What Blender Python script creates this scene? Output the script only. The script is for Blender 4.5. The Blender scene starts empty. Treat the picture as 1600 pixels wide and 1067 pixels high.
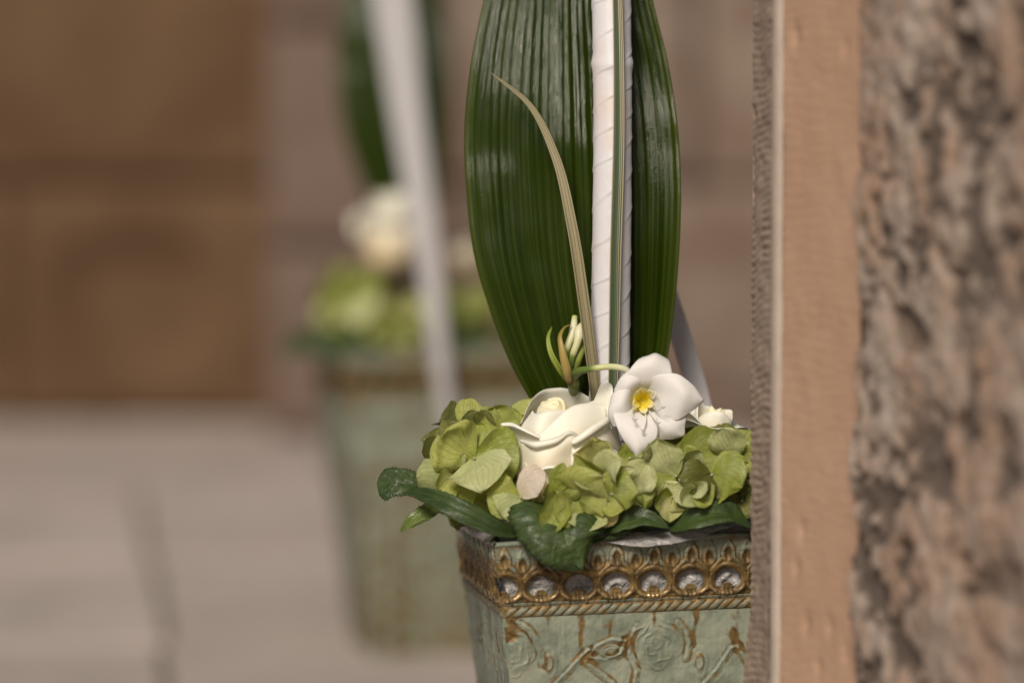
import bpy, math, random
import numpy as np
from mathutils import Vector, Matrix

# ------------------------------------------------------------------ camera, sky, sun, exposure
sc = bpy.context.scene
FPX = 6000.0                       # focal length in pixels of a 1600 px wide frame (135 mm lens)
PITCH = math.radians(3.85)
CAM_H = 0.62
cam_d = bpy.data.cameras.new('camera')
cam = bpy.data.objects.new('camera', cam_d)
sc.collection.objects.link(cam)
cam.location = (0, 0, CAM_H)
cam.rotation_euler = (math.radians(90) - PITCH, 0, 0)
cam_d.sensor_width = 36.0
cam_d.lens = FPX / 1600 * 36
cam_d.clip_start = 0.05
cam_d.clip_end = 200
cam_d.dof.use_dof = True
cam_d.dof.focus_distance = 2.565
cam_d.dof.aperture_fstop = 2.3
cam_d.dof.aperture_blades = 9
sc.camera = cam

SUN_AZ, SUN_EL = math.radians(-15), math.radians(37)      # from behind the camera, to its left
to_sun = Vector((math.sin(SUN_AZ) * math.cos(SUN_EL), -math.cos(SUN_AZ) * math.cos(SUN_EL), math.sin(SUN_EL)))
world = bpy.data.worlds.new('World')
sc.world = world
world.use_nodes = True
wn = world.node_tree.nodes
wn.clear()
sky = wn.new('ShaderNodeTexSky')
sky.sky_type = 'NISHITA'
sky.sun_disc = False
sky.sun_elevation = SUN_EL
sky.sun_rotation = math.atan2(to_sun.x, to_sun.y)
sky.air_density = 1.0
sky.dust_density = 2.0
sky.ozone_density = 1.0
bg = wn.new('ShaderNodeBackground')
bg.inputs['Strength'].default_value = 0.05
wo = wn.new('ShaderNodeOutputWorld')
world.node_tree.links.new(sky.outputs[0], bg.inputs[0])
world.node_tree.links.new(bg.outputs[0], wo.inputs[0])
sun_d = bpy.data.lights.new('sun', 'SUN')
sun_d.energy = 3.6
sun_d.angle = math.radians(19)
sun_d.color = (1.0, 0.93, 0.84)
sun = bpy.data.objects.new('sun', sun_d)
sun.rotation_euler = to_sun.to_track_quat('Z', 'Y').to_euler()
sc.collection.objects.link(sun)
vs = sc.view_settings
vs.view_transform = 'Standard'
vs.look = 'None'
vs.exposure = 0.0
vs.gamma = 1.0
vs.use_curve_mapping = False
vs.use_white_balance = True
vs.white_balance_temperature = 6900
vs.white_balance_tint = 10
sc.render.engine = 'CYCLES'
sc.cycles.use_denoising = True
sc.cycles.max_bounces = 8
sc.cycles.transparent_max_bounces = 16

# ------------------------------------------------------------------ helpers
COL = sc.collection
rng = random.Random(7)
CP, SP = math.cos(PITCH), math.sin(PITCH)


def at(px, py, Y):
    """world point on the ray through photo pixel (px, py) at distance Y in front of the camera"""
    cx, cy = (px - 800) / FPX, (533.5 - py) / FPX
    d = Vector((cx, CP + cy * SP, -SP + cy * CP))
    return Vector((0, 0, CAM_H)) + d * (Y / d.y)


def hash3(i, j, k, seed):
    n = (i * 374761393 + j * 668265263 + k * 2147483647 + seed * 974634777).astype(np.int64)
    n = (n ^ (n >> 13)) * 1274126177
    n = n & 0x7fffffff
    n = ((n ^ (n >> 16)) * 60493) & 0x7fffffff
    return n.astype(np.float64) / 0x7fffffff


def vnoise(x, y, z=None, seed=0):
    x = np.asarray(x, float); y = np.asarray(y, float)
    z = np.zeros_like(x) if z is None else np.asarray(z, float)
    xi, yi, zi = np.floor(x), np.floor(y), np.floor(z)
    fx, fy, fz = x - xi, y - yi, z - zi
    xi, yi, zi = xi.astype(np.int64), yi.astype(np.int64), zi.astype(np.int64)
    fx = fx * fx * (3 - 2 * fx); fy = fy * fy * (3 - 2 * fy); fz = fz * fz * (3 - 2 * fz)
    r = 0
    for a in (0, 1):
        for b in (0, 1):
            for c in (0, 1):
                w = (fx if a else 1 - fx) * (fy if b else 1 - fy) * (fz if c else 1 - fz)
                r = r + w * hash3(xi + a, yi + b, zi + c, seed)
    return r * 2 - 1


def fbm(x, y, z=None, oct=4, seed=0):
    r, a, t = 0, 1.0, 0
    for o in range(oct):
        f = 2.03 ** o
        r = r + a * vnoise(np.asarray(x) * f, np.asarray(y) * f, None if z is None else np.asarray(z) * f, seed + o * 17)
        t += a; a *= 0.5
    return r / t


def smooth(a, b, x):
    t = np.clip((np.asarray(x, float) - a) / (b - a), 0, 1)
    return t * t * (3 - 2 * t)


def tag(o, label=None, cat=None, group=None, kind=None):
    if label: o['label'] = label
    if cat: o['category'] = cat
    if group: o['group'] = group
    if kind: o['kind'] = kind
    return o


def empty(name, loc, label=None, cat=None, group=None, parent=None):
    o = bpy.data.objects.new(name, None)
    o.empty_display_size = 0.01
    COL.objects.link(o)
    if parent is not None:
        o.parent = parent
        o.location = Vector(loc) - worigin(parent)
    else:
        o.location = loc
    return tag(o, label, cat, group)


def worigin(o):
    v = Vector(o.location)
    while o.parent is not None:
        o = o.parent
        v += o.location
    return v


def mesh(name, verts, faces, mat, parent=None, loc=None, pc=None, smooth_=True, thick=0, sub=0):
    """verts in world coordinates; becomes ONE mesh object, child of parent (only translations while building)"""
    V = np.asarray([tuple(v) for v in verts], float) if not isinstance(verts, np.ndarray) else verts
    if parent is not None:
        po = worigin(parent)
        org = po if loc is None else Vector(loc)
    else:
        org = Vector(loc) if loc is not None else Vector(((V[:, 0].min() + V[:, 0].max()) / 2, (V[:, 1].min() + V[:, 1].max()) / 2, V[:, 2].min()))
    V = V - np.array(tuple(org))
    me = bpy.data.meshes.new(name)
    F = faces.tolist() if isinstance(faces, np.ndarray) else faces
    me.from_pydata(V.tolist(), [], F)
    if pc is not None:
        a = me.attributes.new('pc', 'FLOAT_COLOR', 'POINT')
        P = np.ones((len(V), 4)); P[:, :pc.shape[1]] = pc
        a.data.foreach_set('color', P.ravel().astype(np.float32))
    me.polygons.foreach_set('use_smooth', [smooth_] * len(me.polygons))
    me.materials.append(mat)
    me.update()
    o = bpy.data.objects.new(name, me)
    COL.objects.link(o)
    if parent is not None:
        o.parent = parent
        o.location = org - worigin(parent)
    else:
        o.location = org
    if thick:
        s = o.modifiers.new('thickness', 'SOLIDIFY'); s.thickness = thick; s.offset = 0
    if sub:
        s = o.modifiers.new('smooth', 'SUBSURF'); s.levels = sub; s.render_levels = sub
    return o


def grid_faces(n, m, closed=False):
    i, j = np.meshgrid(np.arange(n - 1), np.arange(m if closed else m - 1), indexing='ij')
    j2 = (j + 1) % m
    return np.stack([i * m + j, i * m + j2, (i + 1) * m + j2, (i + 1) * m + j], -1).reshape(-1, 4)


def catmull(P, n=None, ts=None):
    P = np.asarray([tuple(p) for p in P], float)
    k = len(P)
    if k == 2:
        ts = np.linspace(0, 1, n) if ts is None else ts
        return P[0] + (P[1] - P[0]) * ts[:, None]
    d = np.linalg.norm(np.diff(P, axis=0), axis=1) + 1e-9
    kn = np.concatenate([[0], np.cumsum(d)]); kn /= kn[-1]
    ts = np.linspace(0, 1, n) if ts is None else np.asarray(ts)
    Q = np.vstack([2 * P[0] - P[1], P, 2 * P[-1] - P[-2]])
    kk = np.concatenate([[2 * kn[0] - kn[1]], kn, [2 * kn[-1] - kn[-2]]])
    out = np.empty((len(ts), P.shape[1]))
    for a, t in enumerate(ts):
        i = min(max(np.searchsorted(kn, t, 'right') - 1, 0), k - 2)
        p0, p1, p2, p3 = Q[i:i + 4]
        t0, t1, t2, t3 = kk[i:i + 4]
        m1 = ((p1 - p0) / (t1 - t0) - (p2 - p0) / (t2 - t0) + (p2 - p1) / (t2 - t1)) * (t2 - t1)
        m2 = ((p2 - p1) / (t2 - t1) - (p3 - p1) / (t3 - t1) + (p3 - p2) / (t3 - t2)) * (t2 - t1)
        u = (t - t1) / (t2 - t1)
        out[a] = (2 * u**3 - 3 * u**2 + 1) * p1 + (u**3 - 2 * u**2 + u) * m1 + (-2 * u**3 + 3 * u**2) * p2 + (u**3 - u**2) * m2
    return out


def norm(v):
    return v / (np.linalg.norm(v, axis=-1, keepdims=True) + 1e-12)


def w_sepal(t):      # broad, blunt tip
    a = np.clip(t / 0.55, 0, 1); b = np.clip((t - 0.55) / 0.45, 0, 1)
    return np.where(t < 0.55, 0.10 + 0.90 * np.sin(a * math.pi / 2) ** 0.9, np.sqrt(np.clip(1 - b ** 2.3, 0, 1)))


def w_pointed(t):    # broad with a short point
    a = np.clip(t / 0.5, 0, 1); b = np.clip((t - 0.5) / 0.5, 0, 1)
    return np.where(t < 0.5, 0.10 + 0.90 * np.sin(a * math.pi / 2) ** 0.8, np.clip(1 - b ** 1.7, 0, 1) ** .85)


def w_broad_leaf(t):
    return np.clip(np.sin(np.clip(t, 0, 1) ** 0.62 * math.pi), 0, 1) ** 0.62


def w_blunt_leaf(t):
    return np.clip(np.sin(np.clip(t * .5, 0, 1) * math.pi), 0, 1) ** 0.7 * np.sqrt(np.clip(1 - np.clip((t - .8) / .2, 0, 1) ** 3, 0.0, 1))


def w_leaf(t):       # pointed leaf
    return np.clip(np.sin(np.clip(t, 0, 1) ** 0.8 * math.pi), 0, 1) ** 0.75 * 0.97 + 0.03 * (1 - t)


def w_blade(t):
    return np.clip(1 - t, 0, 1) ** 0.6 * (0.55 + 0.45 * np.sin(np.clip(t * 1.2, 0, 1) * math.pi / 2))


def surf(spine, W, hint, wfun, n=14, m=9, cup=0.0, ruffle=0.0, roll=0.0, serr=0.0, serr_n=14, seed=0, curl=0.0, vein=0.0, fold=0.0, lipc=0.0, ragged=0.0, crinkle=0.0):
    """leaf-like surface swept along a spine; returns verts, faces, pc(t, s, rnd)"""
    ts = 1 - (1 - np.linspace(0, 1, n)) ** 1.35
    C = catmull(spine, ts=ts)
    T = norm(np.gradient(C, axis=0))
    hint = np.asarray(tuple(hint), float)
    B = norm(np.cross(T, hint))
    N = norm(np.cross(B, T))
    r = np.radians(np.linspace(roll if np.isscalar(roll) else roll[0], roll if np.isscalar(roll) else roll[1], n))[:, None]
    B, N = B * np.cos(r) + N * np.sin(r), N * np.cos(r) - B * np.sin(r)
    s = np.linspace(-1, 1, m)
    w = wfun(ts) * W / 2
    TT, SS = np.meshgrid(ts, s, indexing='ij')
    ww = np.repeat(w[:, None], m, 1)
    if serr:
        tooth = (TT * serr_n) % 1.0
        ww = ww * (1 - serr * tooth * np.abs(SS) ** 4)
    if ragged:
        ww = ww * (1 + ragged * fbm(TT * 7 + seed, np.sign(SS) * 3.3 + seed * 1.7, None, 3, seed + 50) * np.abs(SS))
    x = SS * ww
    rr = vnoise(TT * 3.1 + seed * 7.3, SS * 1.7 + seed * 3.1, None, seed) * ruffle * W * (0.25 + 0.75 * np.abs(SS)) * smooth(0, .35, TT)
    z = cup * ww * SS ** 2 + rr + curl * W * np.clip(TT - .55, 0, 1) ** 2
    z = z + fold * ww * np.abs(SS) + lipc * ww * np.clip((np.abs(SS) - .55) / .45, 0, 1) ** 2
    if crinkle:
        z = z + crinkle * W * fbm(TT * 8 + seed, SS * 3.2 + seed * 2, None, 3, seed + 70)
    if vein:
        z = z - vein * W * np.exp(-(SS * 9) ** 2) * (1 - TT)
    V = C[:, None, :] + B[:, None, :] * x[..., None] + N[:, None, :] * z[..., None]
    pc = np.stack([TT, SS * .5 + .5, np.full_like(TT, (seed * 0.61803) % 1)], -1).reshape(-1, 3)
    return V.reshape(-1, 3), grid_faces(n, m), pc


def loft(curves, n=20, m=22):
    """surface through polylines listed from foot to edge; each a list of (px, py, Y)"""
    R = []
    for c in curves:
        R.append(catmull([at(*p) for p in c], m) if len(c) > 1 else np.repeat(np.array([tuple(at(*c[0]))]), m, 0))
    R = np.stack(R)
    kk = np.linspace(0, 1, n)
    V = np.stack([catmull(R[:, j], ts=kk) for j in range(m)], 1)
    TT, SS = np.meshgrid(kk, np.linspace(0, 1, m), indexing='ij')
    pc = np.stack([TT, SS, np.full_like(TT, .5)], -1).reshape(-1, 3)
    return V.reshape(-1, 3), grid_faces(n, m), pc


def tube(pts, radii, n=24, k=12, caps=True):
    C = catmull(pts, n)
    rr = np.interp(np.linspace(0, 1, n), np.linspace(0, 1, len(radii)), radii)
    T = norm(np.gradient(C, axis=0))
    h = np.array([0.13, 0.27, 0.95]) if abs(T[0][2]) < .9 else np.array([.95, .2, .1])
    B = norm(np.cross(T, h)); N = np.cross(B, T)
    a = np.linspace(0, 2 * math.pi, k, endpoint=False)
    V = C[:, None, :] + rr[:, None, None] * (B[:, None, :] * np.cos(a)[None, :, None] + N[:, None, :] * np.sin(a)[None, :, None])
    F = grid_faces(n, k, True).tolist()
    if caps:
        F += [list(range(k - 1, -1, -1)), list(range((n - 1) * k, n * k))]
    TT, AA = np.meshgrid(np.linspace(0, 1, n), a / (2 * math.pi), indexing='ij')
    pc = np.stack([TT, AA, np.full_like(TT, .5)], -1).reshape(-1, 3)
    return V.reshape(-1, 3), F, pc


def box(c, size, bev=0.0, ):
    """a bevelled block: verts, faces (chamfered box of 24 corners)"""
    hx, hy, hz = size[0] / 2, size[1] / 2, size[2] / 2
    b = bev
    V, idx = [], {}
    for sx in (-1, 1):
        for sy in (-1, 1):
            for sz in (-1, 1):
                for ax in range(3):
                    p = [sx * (hx - b), sy * (hy - b), sz * (hz - b)]
                    p[ax] += (sx, sy, sz)[ax] * b
                    idx[(sx, sy, sz, ax)] = len(V)
                    V.append((c[0] + p[0], c[1] + p[1], c[2] + p[2]))
    F = []
    g = lambda sx, sy, sz, ax: idx[(sx, sy, sz, ax)]
    for s in (-1, 1):
        F.append([g(s, a, b_, 0) for a, b_ in ((-1, -1), (1, -1), (1, 1), (-1, 1))][::s])
        F.append([g(a, s, b_, 1) for a, b_ in ((-1, -1), (1, -1), (1, 1), (-1, 1))][::-s])
        F.append([g(a, b_, s, 2) for a, b_ in ((-1, -1), (1, -1), (1, 1), (-1, 1))][::s])
    for s1 in (-1, 1):
        for s2 in (-1, 1):
            F.append([g(-1, s1, s2, 1), g(1, s1, s2, 1), g(1, s1, s2, 2), g(-1, s1, s2, 2)])
            F.append([g(s1, -1, s2, 0), g(s1, 1, s2, 0), g(s1, 1, s2, 2), g(s1, -1, s2, 2)])
            F.append([g(s1, s2, -1, 0), g(s1, s2, 1, 0), g(s1, s2, 1, 1), g(s1, s2, -1, 1)])
    for sx in (-1, 1):
        for sy in (-1, 1):
            for sz in (-1, 1):
                F.append([g(sx, sy, sz, 0), g(sx, sy, sz, 1), g(sx, sy, sz, 2)])
    return V, F


def copy_tree(o, parent=None):
    c = o.copy()
    COL.objects.link(c)
    if parent is not None:
        c.parent = parent
    for ch in list(o.children):
        copy_tree(ch, c)
    return c


# ------------------------------------------------------------------ materials
class NT:
    def __init__(s, name):
        s.m = bpy.data.materials.new(name)
        s.m.use_nodes = True
        s.t = s.m.node_tree
        s.t.nodes.clear()
        s.out = s.n('ShaderNodeOutputMaterial')

    def n(s, typ, ins=None, **kw):
        nd = s.t.nodes.new(typ)
        for k, v in kw.items():
            setattr(nd, k, v)
        for k, v in (ins or {}).items():
            s.set(nd.inputs[k], v)
        return nd

    def set(s, sock, v):
        if isinstance(v, bpy.types.NodeSocket):
            s.t.links.new(v, sock)
        elif isinstance(v, (tuple, list)) and len(v) == 3 and sock.type == 'RGBA':
            sock.default_value = (*v, 1)
        else:
            sock.default_value = v

    def math(s, op, a, b=0.0, c=0.0, clamp=False):
        nd = s.n('ShaderNodeMath', {0: a, 1: b, 2: c}, operation=op)
        nd.use_clamp = clamp
        return nd.outputs[0]

    def mix(s, f, a, b, blend='MIX'):
        nd = s.n('ShaderNodeMix', data_type='RGBA', blend_type=blend)
        s.set(nd.inputs[0], f); s.set(nd.inputs[6], a); s.set(nd.inputs[7], b)
        return nd.outputs[2]

    def noise(s, scale, vec=None, detail=4, rough=.55, dist=0.0):
        nd = s.n('ShaderNodeTexNoise', {'Scale': scale, 'Detail': detail, 'Roughness': rough, 'Distortion': dist})
        if vec is not None: s.set(nd.inputs['Vector'], vec)
        return nd.outputs[0]

    def ramp(s, f, a, b):     # smooth 0..1 between a and b
        nd = s.n('ShaderNodeMapRange', {0: f, 1: a, 2: b}, interpolation_type='SMOOTHSTEP')
        return nd.outputs[0]

    def attr(s):
        a = s.n('ShaderNodeAttribute', attribute_name='pc')
        sp = s.n('ShaderNodeSeparateColor', {0: a.outputs['Color']})
        return sp.outputs[0], sp.outputs[1], sp.outputs[2]

    def coord(s, scale=(1, 1, 1), obj=True):
        tc = s.n('ShaderNodeTexCoord')
        mp = s.n('ShaderNodeMapping', {'Vector': tc.outputs['Object' if obj else 'Generated'], 'Scale': scale})
        return mp.outputs[0]

    def rnd(s):
        return s.n('ShaderNodeObjectInfo').outputs['Random']

    def bump(s, h, strength=.5, dist=.001):
        return s.n('ShaderNodeBump', {'Height': h, 'Strength': strength, 'Distance': dist}).outputs[0]

    def bsdf(s, col, rough=.5, normal=None, trans=0.0, tcol=None, metal=0.0, spec=.5, alpha=None, coat=0.0, sheen=0.0):
        p = s.n('ShaderNodeBsdfPrincipled', {'Base Color': col, 'Roughness': rough, 'Metallic': metal, 'Specular IOR Level': spec,
                                             'Coat Weight': coat, 'Sheen Weight': sheen})
        if normal is not None: s.set(p.inputs['Normal'], normal)
        res = p.outputs[0]
        if trans:
            tr = s.n('ShaderNodeBsdfTranslucent', {'Color': tcol if tcol is not None else col})
            if normal is not None: s.set(tr.inputs['Normal'], normal)
            res = s.n('ShaderNodeMixShader', {0: trans, 1: res, 2: tr.outputs[0]}).outputs[0]
        if alpha is not None:
            tp = s.n('ShaderNodeBsdfTransparent')
            res = s.n('ShaderNodeMixShader', {0: alpha, 1: tp.outputs[0], 2: res}).outputs[0]
        s.t.links.new(res, s.out.inputs[0])
        return s.m


def mat_sepal(name, c1, c2, c3, brown=(.16, .05, .02), edge=.8, trans=.34):
    k = NT(name)
    t, s_, r_ = k.attr()
    rnd = k.rnd()
    co = k.coord()
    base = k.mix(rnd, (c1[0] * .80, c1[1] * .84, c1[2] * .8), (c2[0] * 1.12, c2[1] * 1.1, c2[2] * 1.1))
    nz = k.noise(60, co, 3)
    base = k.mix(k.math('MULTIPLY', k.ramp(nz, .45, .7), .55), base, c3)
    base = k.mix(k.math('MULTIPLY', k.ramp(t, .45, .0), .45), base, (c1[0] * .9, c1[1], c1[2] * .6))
    # fan of veins
    dx = k.math('SUBTRACT', s_, .5)
    ang = k.math('DIVIDE', dx, k.math('ADD', t, .25))
    net = k.n('ShaderNodeTexVoronoi', {'Vector': co, 'Scale': 260.0}, feature='DISTANCE_TO_EDGE').outputs[0]
    v1 = k.math('ABSOLUTE', k.math('SINE', k.math('ADD', k.math('MULTIPLY', ang, 26.0), k.math('MULTIPLY', nz, 3.0))))
    vein = k.math('MULTIPLY', k.ramp(v1, .24, .0), .42)
    vein = k.math('ADD', vein, k.math('MULTIPLY', k.ramp(net, .07, .0), .20))
    base = k.mix(vein, base, (c2[0] * .62, c2[1] * .66, c2[2] * .4))
    ed = k.math('MAXIMUM', k.math('MULTIPLY', k.math('ABSOLUTE', dx), 2.0), k.ramp(t, .86, 1.02))
    em = k.math('MULTIPLY', k.ramp(k.math('ADD', ed, k.math('MULTIPLY', k.math('SUBTRACT', k.noise(95, co, 3), .5), .45)), 1.0, 1.14), edge)
    base = k.mix(em, base, brown)
    spots = k.math('MULTIPLY', k.ramp(k.noise(420, co, 2), .72, .8), .35)
    base = k.mix(spots, base, brown)
    nrm = k.bump(k.math('ADD', k.math('MULTIPLY', vein, -1.4), k.math('MULTIPLY', nz, .8)), .55, .0012)
    tint = k.mix(1.0, base, (1.0, 1.0, .45), 'MULTIPLY')
    return k.bsdf(base, .48, nrm, trans, tint, spec=.35)


M = {}
M['sepal'] = mat_sepal('green_sepal', (.300, .345, .056), (.405, .435, .125), (.46, .50, .25))
M['sepal_pale'] = mat_sepal('pale_sepal', (.46, .50, .23), (.54, .56, .30), (.58, .61, .40), edge=.25, trans=.3)
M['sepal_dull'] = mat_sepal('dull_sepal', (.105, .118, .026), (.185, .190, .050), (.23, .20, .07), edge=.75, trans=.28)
M['sepal_pink'] = mat_sepal('blush_sepal', (.74, .62, .55), (.76, .66, .60), (.78, .72, .64), brown=(.4, .2, .15), edge=.2, trans=.3)
M['sepal_cream'] = mat_sepal('cream_sepal', (.55, .54, .22), (.60, .55, .26), (.64, .58, .36), edge=.1, trans=.4)


def mat_petal(name, c_edge, c_base, trans=.35, rough=.5, gran=(.5, .5), vein=.012):
    k = NT(name)
    t, s_, r_ = k.attr()
    co = k.coord()
    nz = k.noise(45, co, 3)
    col = k.mix(k.ramp(k.math('ADD', t, k.math('MULTIPLY', k.math('SUBTRACT', nz, .5), .35)), gran[0], gran[1]), c_base, c_edge)
    lines = k.math('SINE', k.math('ADD', k.math('MULTIPLY', s_, 150.0), k.math('MULTIPLY', nz, 9.0)))
    h = k.math('ADD', k.math('MULTIPLY', lines, vein), k.math('MULTIPLY', nz, 1.1))
    nrm = k.bump(h, .32, .0014)
    return k.bsdf(col, rough, nrm, trans, col, spec=.3)


M['rose'] = mat_petal('cream_rose_petal', (.94, .93, .84), (.93, .78, .52), .25, .6, (.25, 1.0))
M['rose_heart'] = mat_petal('rose_heart_petal', (.94, .90, .68), (.92, .82, .48), .28, .6, (.1, .9))
M['lily'] = mat_petal('white_tepal', (.85, .83, .815), (.80, .82, .58), .34, .5, (.06, .30), vein=.06)
M['corona'] = mat_petal('yellow_corona', (.92, .88, .62), (.90, .76, .08), .3, .45, (.55, .98))


def mat_big_leaf():
    k = NT('glossy_dark_leaf')
    t, s_, r_ = k.attr()
    co = k.coord()
    st = k.n('ShaderNodeCombineXYZ', {0: k.math('MULTIPLY', s_, 60.0), 1: k.math('MULTIPLY', t, 2.2), 2: 0.0}).outputs[0]
    streak = k.noise(1.0, st, 3)
    col = k.mix(k.ramp(streak, .3, .72), (.0085, .0185, .0001), (.022, .038, .0003))
    yel = k.math('MULTIPLY', k.ramp(k.math('ABSOLUTE', k.math('SUBTRACT', s_, .5)), .44, .5), .5)
    col = k.mix(yel, col, (.060, .080, .012))
    big = k.noise(30, co, 2)
    fine = k.noise(900, co, 2)
    fl = k.n('ShaderNodeCombineXYZ', {0: k.math('MULTIPLY', s_, 420.0), 1: k.math('MULTIPLY', t, 26.0), 2: 0.0}).outputs[0]
    fibre = k.noise(1.0, fl, 2)
    h = k.math('ADD', k.math('MULTIPLY', fine, .5), k.math('MULTIPLY', fibre, .8))
    nrm = k.bump(h, .42, .0006)
    rough = k.math('ADD', k.math('ADD', .06, k.math('MULTIPLY', k.ramp(streak, .42, .62), .22)), k.math('MULTIPLY', k.ramp(big, .4, .7), .10))
    return k.bsdf(col, rough, nrm, .05, (.05, .10, .004), spec=.22)


M['big_leaf'] = mat_big_leaf()


def mat_leaf(name, c1, c2, rough=.42, vc=(.09, .15, .06)):
    k = NT(name)
    t, s_, r_ = k.attr()
    co = k.coord()
    nz = k.noise(70, co, 4)
    col = k.mix(k.ramp(nz, .3, .7), c1, c2)
    dx = k.math('ABSOLUTE', k.math('SUBTRACT', s_, .5))
    side = k.math('ABSOLUTE', k.math('SINE', k.math('ADD', k.math('MULTIPLY', k.math('SUBTRACT', t, k.math('MULTIPLY', dx, .55)), 21.0), nz)))
    v = k.math('MULTIPLY', k.ramp(side, .12, .0), .55)
    v = k.math('MAXIMUM', v, k.ramp(dx, .018, .004))
    net = k.n('ShaderNodeTexVoronoi', {'Vector': co, 'Scale': 330.0}, feature='DISTANCE_TO_EDGE').outputs[0]
    v = k.math('MAXIMUM', v, k.math('MULTIPLY', k.ramp(net, .06, .0), .25))
    col = k.mix(k.math('MULTIPLY', v, .5), col, vc)
    nrm = k.bump(k.math('ADD', k.math('MULTIPLY', v, -1.0), k.math('MULTIPLY', nz, .6)), .5, .0012)
    return k.bsdf(col, rough, nrm, .14, (.14, .26, .02), spec=.45)


M['leaf'] = mat_leaf('dark_green_leaf', (.022, .042, .009), (.046, .076, .017))
M['leaf_olive'] = mat_leaf('olive_green_leaf', (.085, .125, .022), (.13, .17, .035), .42, (.17, .21, .09))


def mat_blade(name, cg, cc, n1, bias):
    k = NT(name)
    t, s_, r_ = k.attr()
    v = k.n('ShaderNodeCombineXYZ', {0: k.math('MULTIPLY', s_, n1), 1: k.math('MULTIPLY', t, .7), 2: 3.3}).outputs[0]
    st = k.noise(1.0, v, 2, .6)
    v2 = k.n('ShaderNodeCombineXYZ', {0: k.math('MULTIPLY', s_, n1 * 3.1), 1: k.math('MULTIPLY', t, 1.1), 2: 9.0}).outputs[0]
    st2 = k.noise(1.0, v2, 2)
    f = k.ramp(st, bias - .06, bias + .06)
    f = k.math('MAXIMUM', f, k.ramp(k.math('ABSOLUTE', k.math('SUBTRACT', s_, .5)), .41, .46))
    col = k.mix(f, cg, cc)
    col = k.mix(k.math('MULTIPLY', k.ramp(st2, .5, .62), .45), col, k.mix(.5, cg, cc))
    nrm = k.bump(st2, .6, .0008)
    return k.bsdf(col, .45, nrm, .15, spec=.4)


M['blade_pale'] = mat_blade('cream_striped_blade', (.12, .115, .05), (.36, .31, .19), 11.0, .47)
M['blade_green'] = mat_blade('green_striped_blade', (.055, .085, .045), (.48, .43, .29), 6.0, .58)


def mat_satin():
    k = NT('white_satin_wrap')
    co = k.coord()
    t, s_, r_ = k.attr()
    w = k.n('ShaderNodeTexWave', {'Vector': co, 'Scale': 420.0, 'Distortion': .3}, bands_direction='Z').outputs[1]
    peach = k.ramp(k.noise(16, k.coord((1, 1, .8)), 2), .53, .68)
    col = k.mix(k.math('MULTIPLY', peach, .5), (.66, .64, .67), (.64, .50, .40))
    nrm = k.bump(k.math('ADD', k.math('MULTIPLY', w, .25), k.noise(260, co, 3)), .25, .0006)
    return k.bsdf(col, .42, nrm, .08, spec=.35, sheen=.2)


M['satin'] = mat_satin()
k = NT('sheer_white_ribbon')
co = k.coord()
w1 = k.n('ShaderNodeTexWave', {'Vector': co, 'Scale': 500.0}, bands_direction='X').outputs[1]
M['organza'] = k.bsdf((.64, .62, .635), .5, k.bump(w1, .2, .0005), .25, alpha=.72, spec=.3)


def mat_simple(name, c1, c2, rough=.5, scale=60, trans=0, spec=.4, bump=.3, metal=0.):
    k = NT(name)
    co = k.coord()
    nz = k.noise(scale, co, 4)
    return k.bsdf(k.mix(k.ramp(nz, .3, .7), c1, c2), rough, k.bump(nz, bump, .001), trans, spec=spec, metal=metal)


def mat_along(name, stops, rough=.45, trans=.15):
    k = NT(name)
    t, s_, r_ = k.attr()
    col = stops[0][1]
    for (a, _), (b, c) in zip(stops[:-1], stops[1:]):
        col = k.mix(k.ramp(t, a, b), col, c)
    nz = k.noise(120, k.coord(), 3)
    col = k.mix(k.math('MULTIPLY', nz, .25), col, (.25, .24, .06))
    return k.bsdf(col, rough, k.bump(nz, .3, .0008), trans, spec=.4)


M['stem'] = mat_along('green_stem', [(0, (.13, .17, .05)), (1, (.20, .25, .07))])
M['bud'] = mat_along('green_white_bud', [(0, (.10, .16, .03)), (.22, (.16, .24, .04)), (.34, (.66, .66, .36)), (.8, (.76, .74, .54)), (1, (.50, .55, .20))])
M['flower_tube'] = mat_along('green_to_white_tube', [(0, (.07, .12, .025)), (.36, (.10, .17, .03)), (.46, (.62, .64, .30)), (.75, (.78, .78, .62)), (1, (.84, .83, .78))])
M['bract_green'] = mat_along('green_bract', [(0, (.20, .25, .05)), (.6, (.28, .34, .06)), (1, (.18, .28, .04))])
M['spathe'] = mat_along('yellow_brown_spathe', [(0, (.16, .04, .02)), (.12, (.44, .33, .13)), (.45, (.38, .27, .08)), (.85, (.26, .19, .04)), (1, (.36, .28, .10))])
M['anther'] = mat_simple('grey_anther', (.40, .37, .33), (.52, .48, .42))
M['filament'] = mat_simple('white_filament', (.78, .77, .72), (.82, .82, .76), trans=.2)
M['floret_eye'] = mat_simple('floret_eye', (.26, .24, .14), (.33, .30, .22), scale=300)
M['foam'] = mat_simple('green_floral_foam', (.02, .035, .012), (.035, .05, .02), .9, 300)


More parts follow.
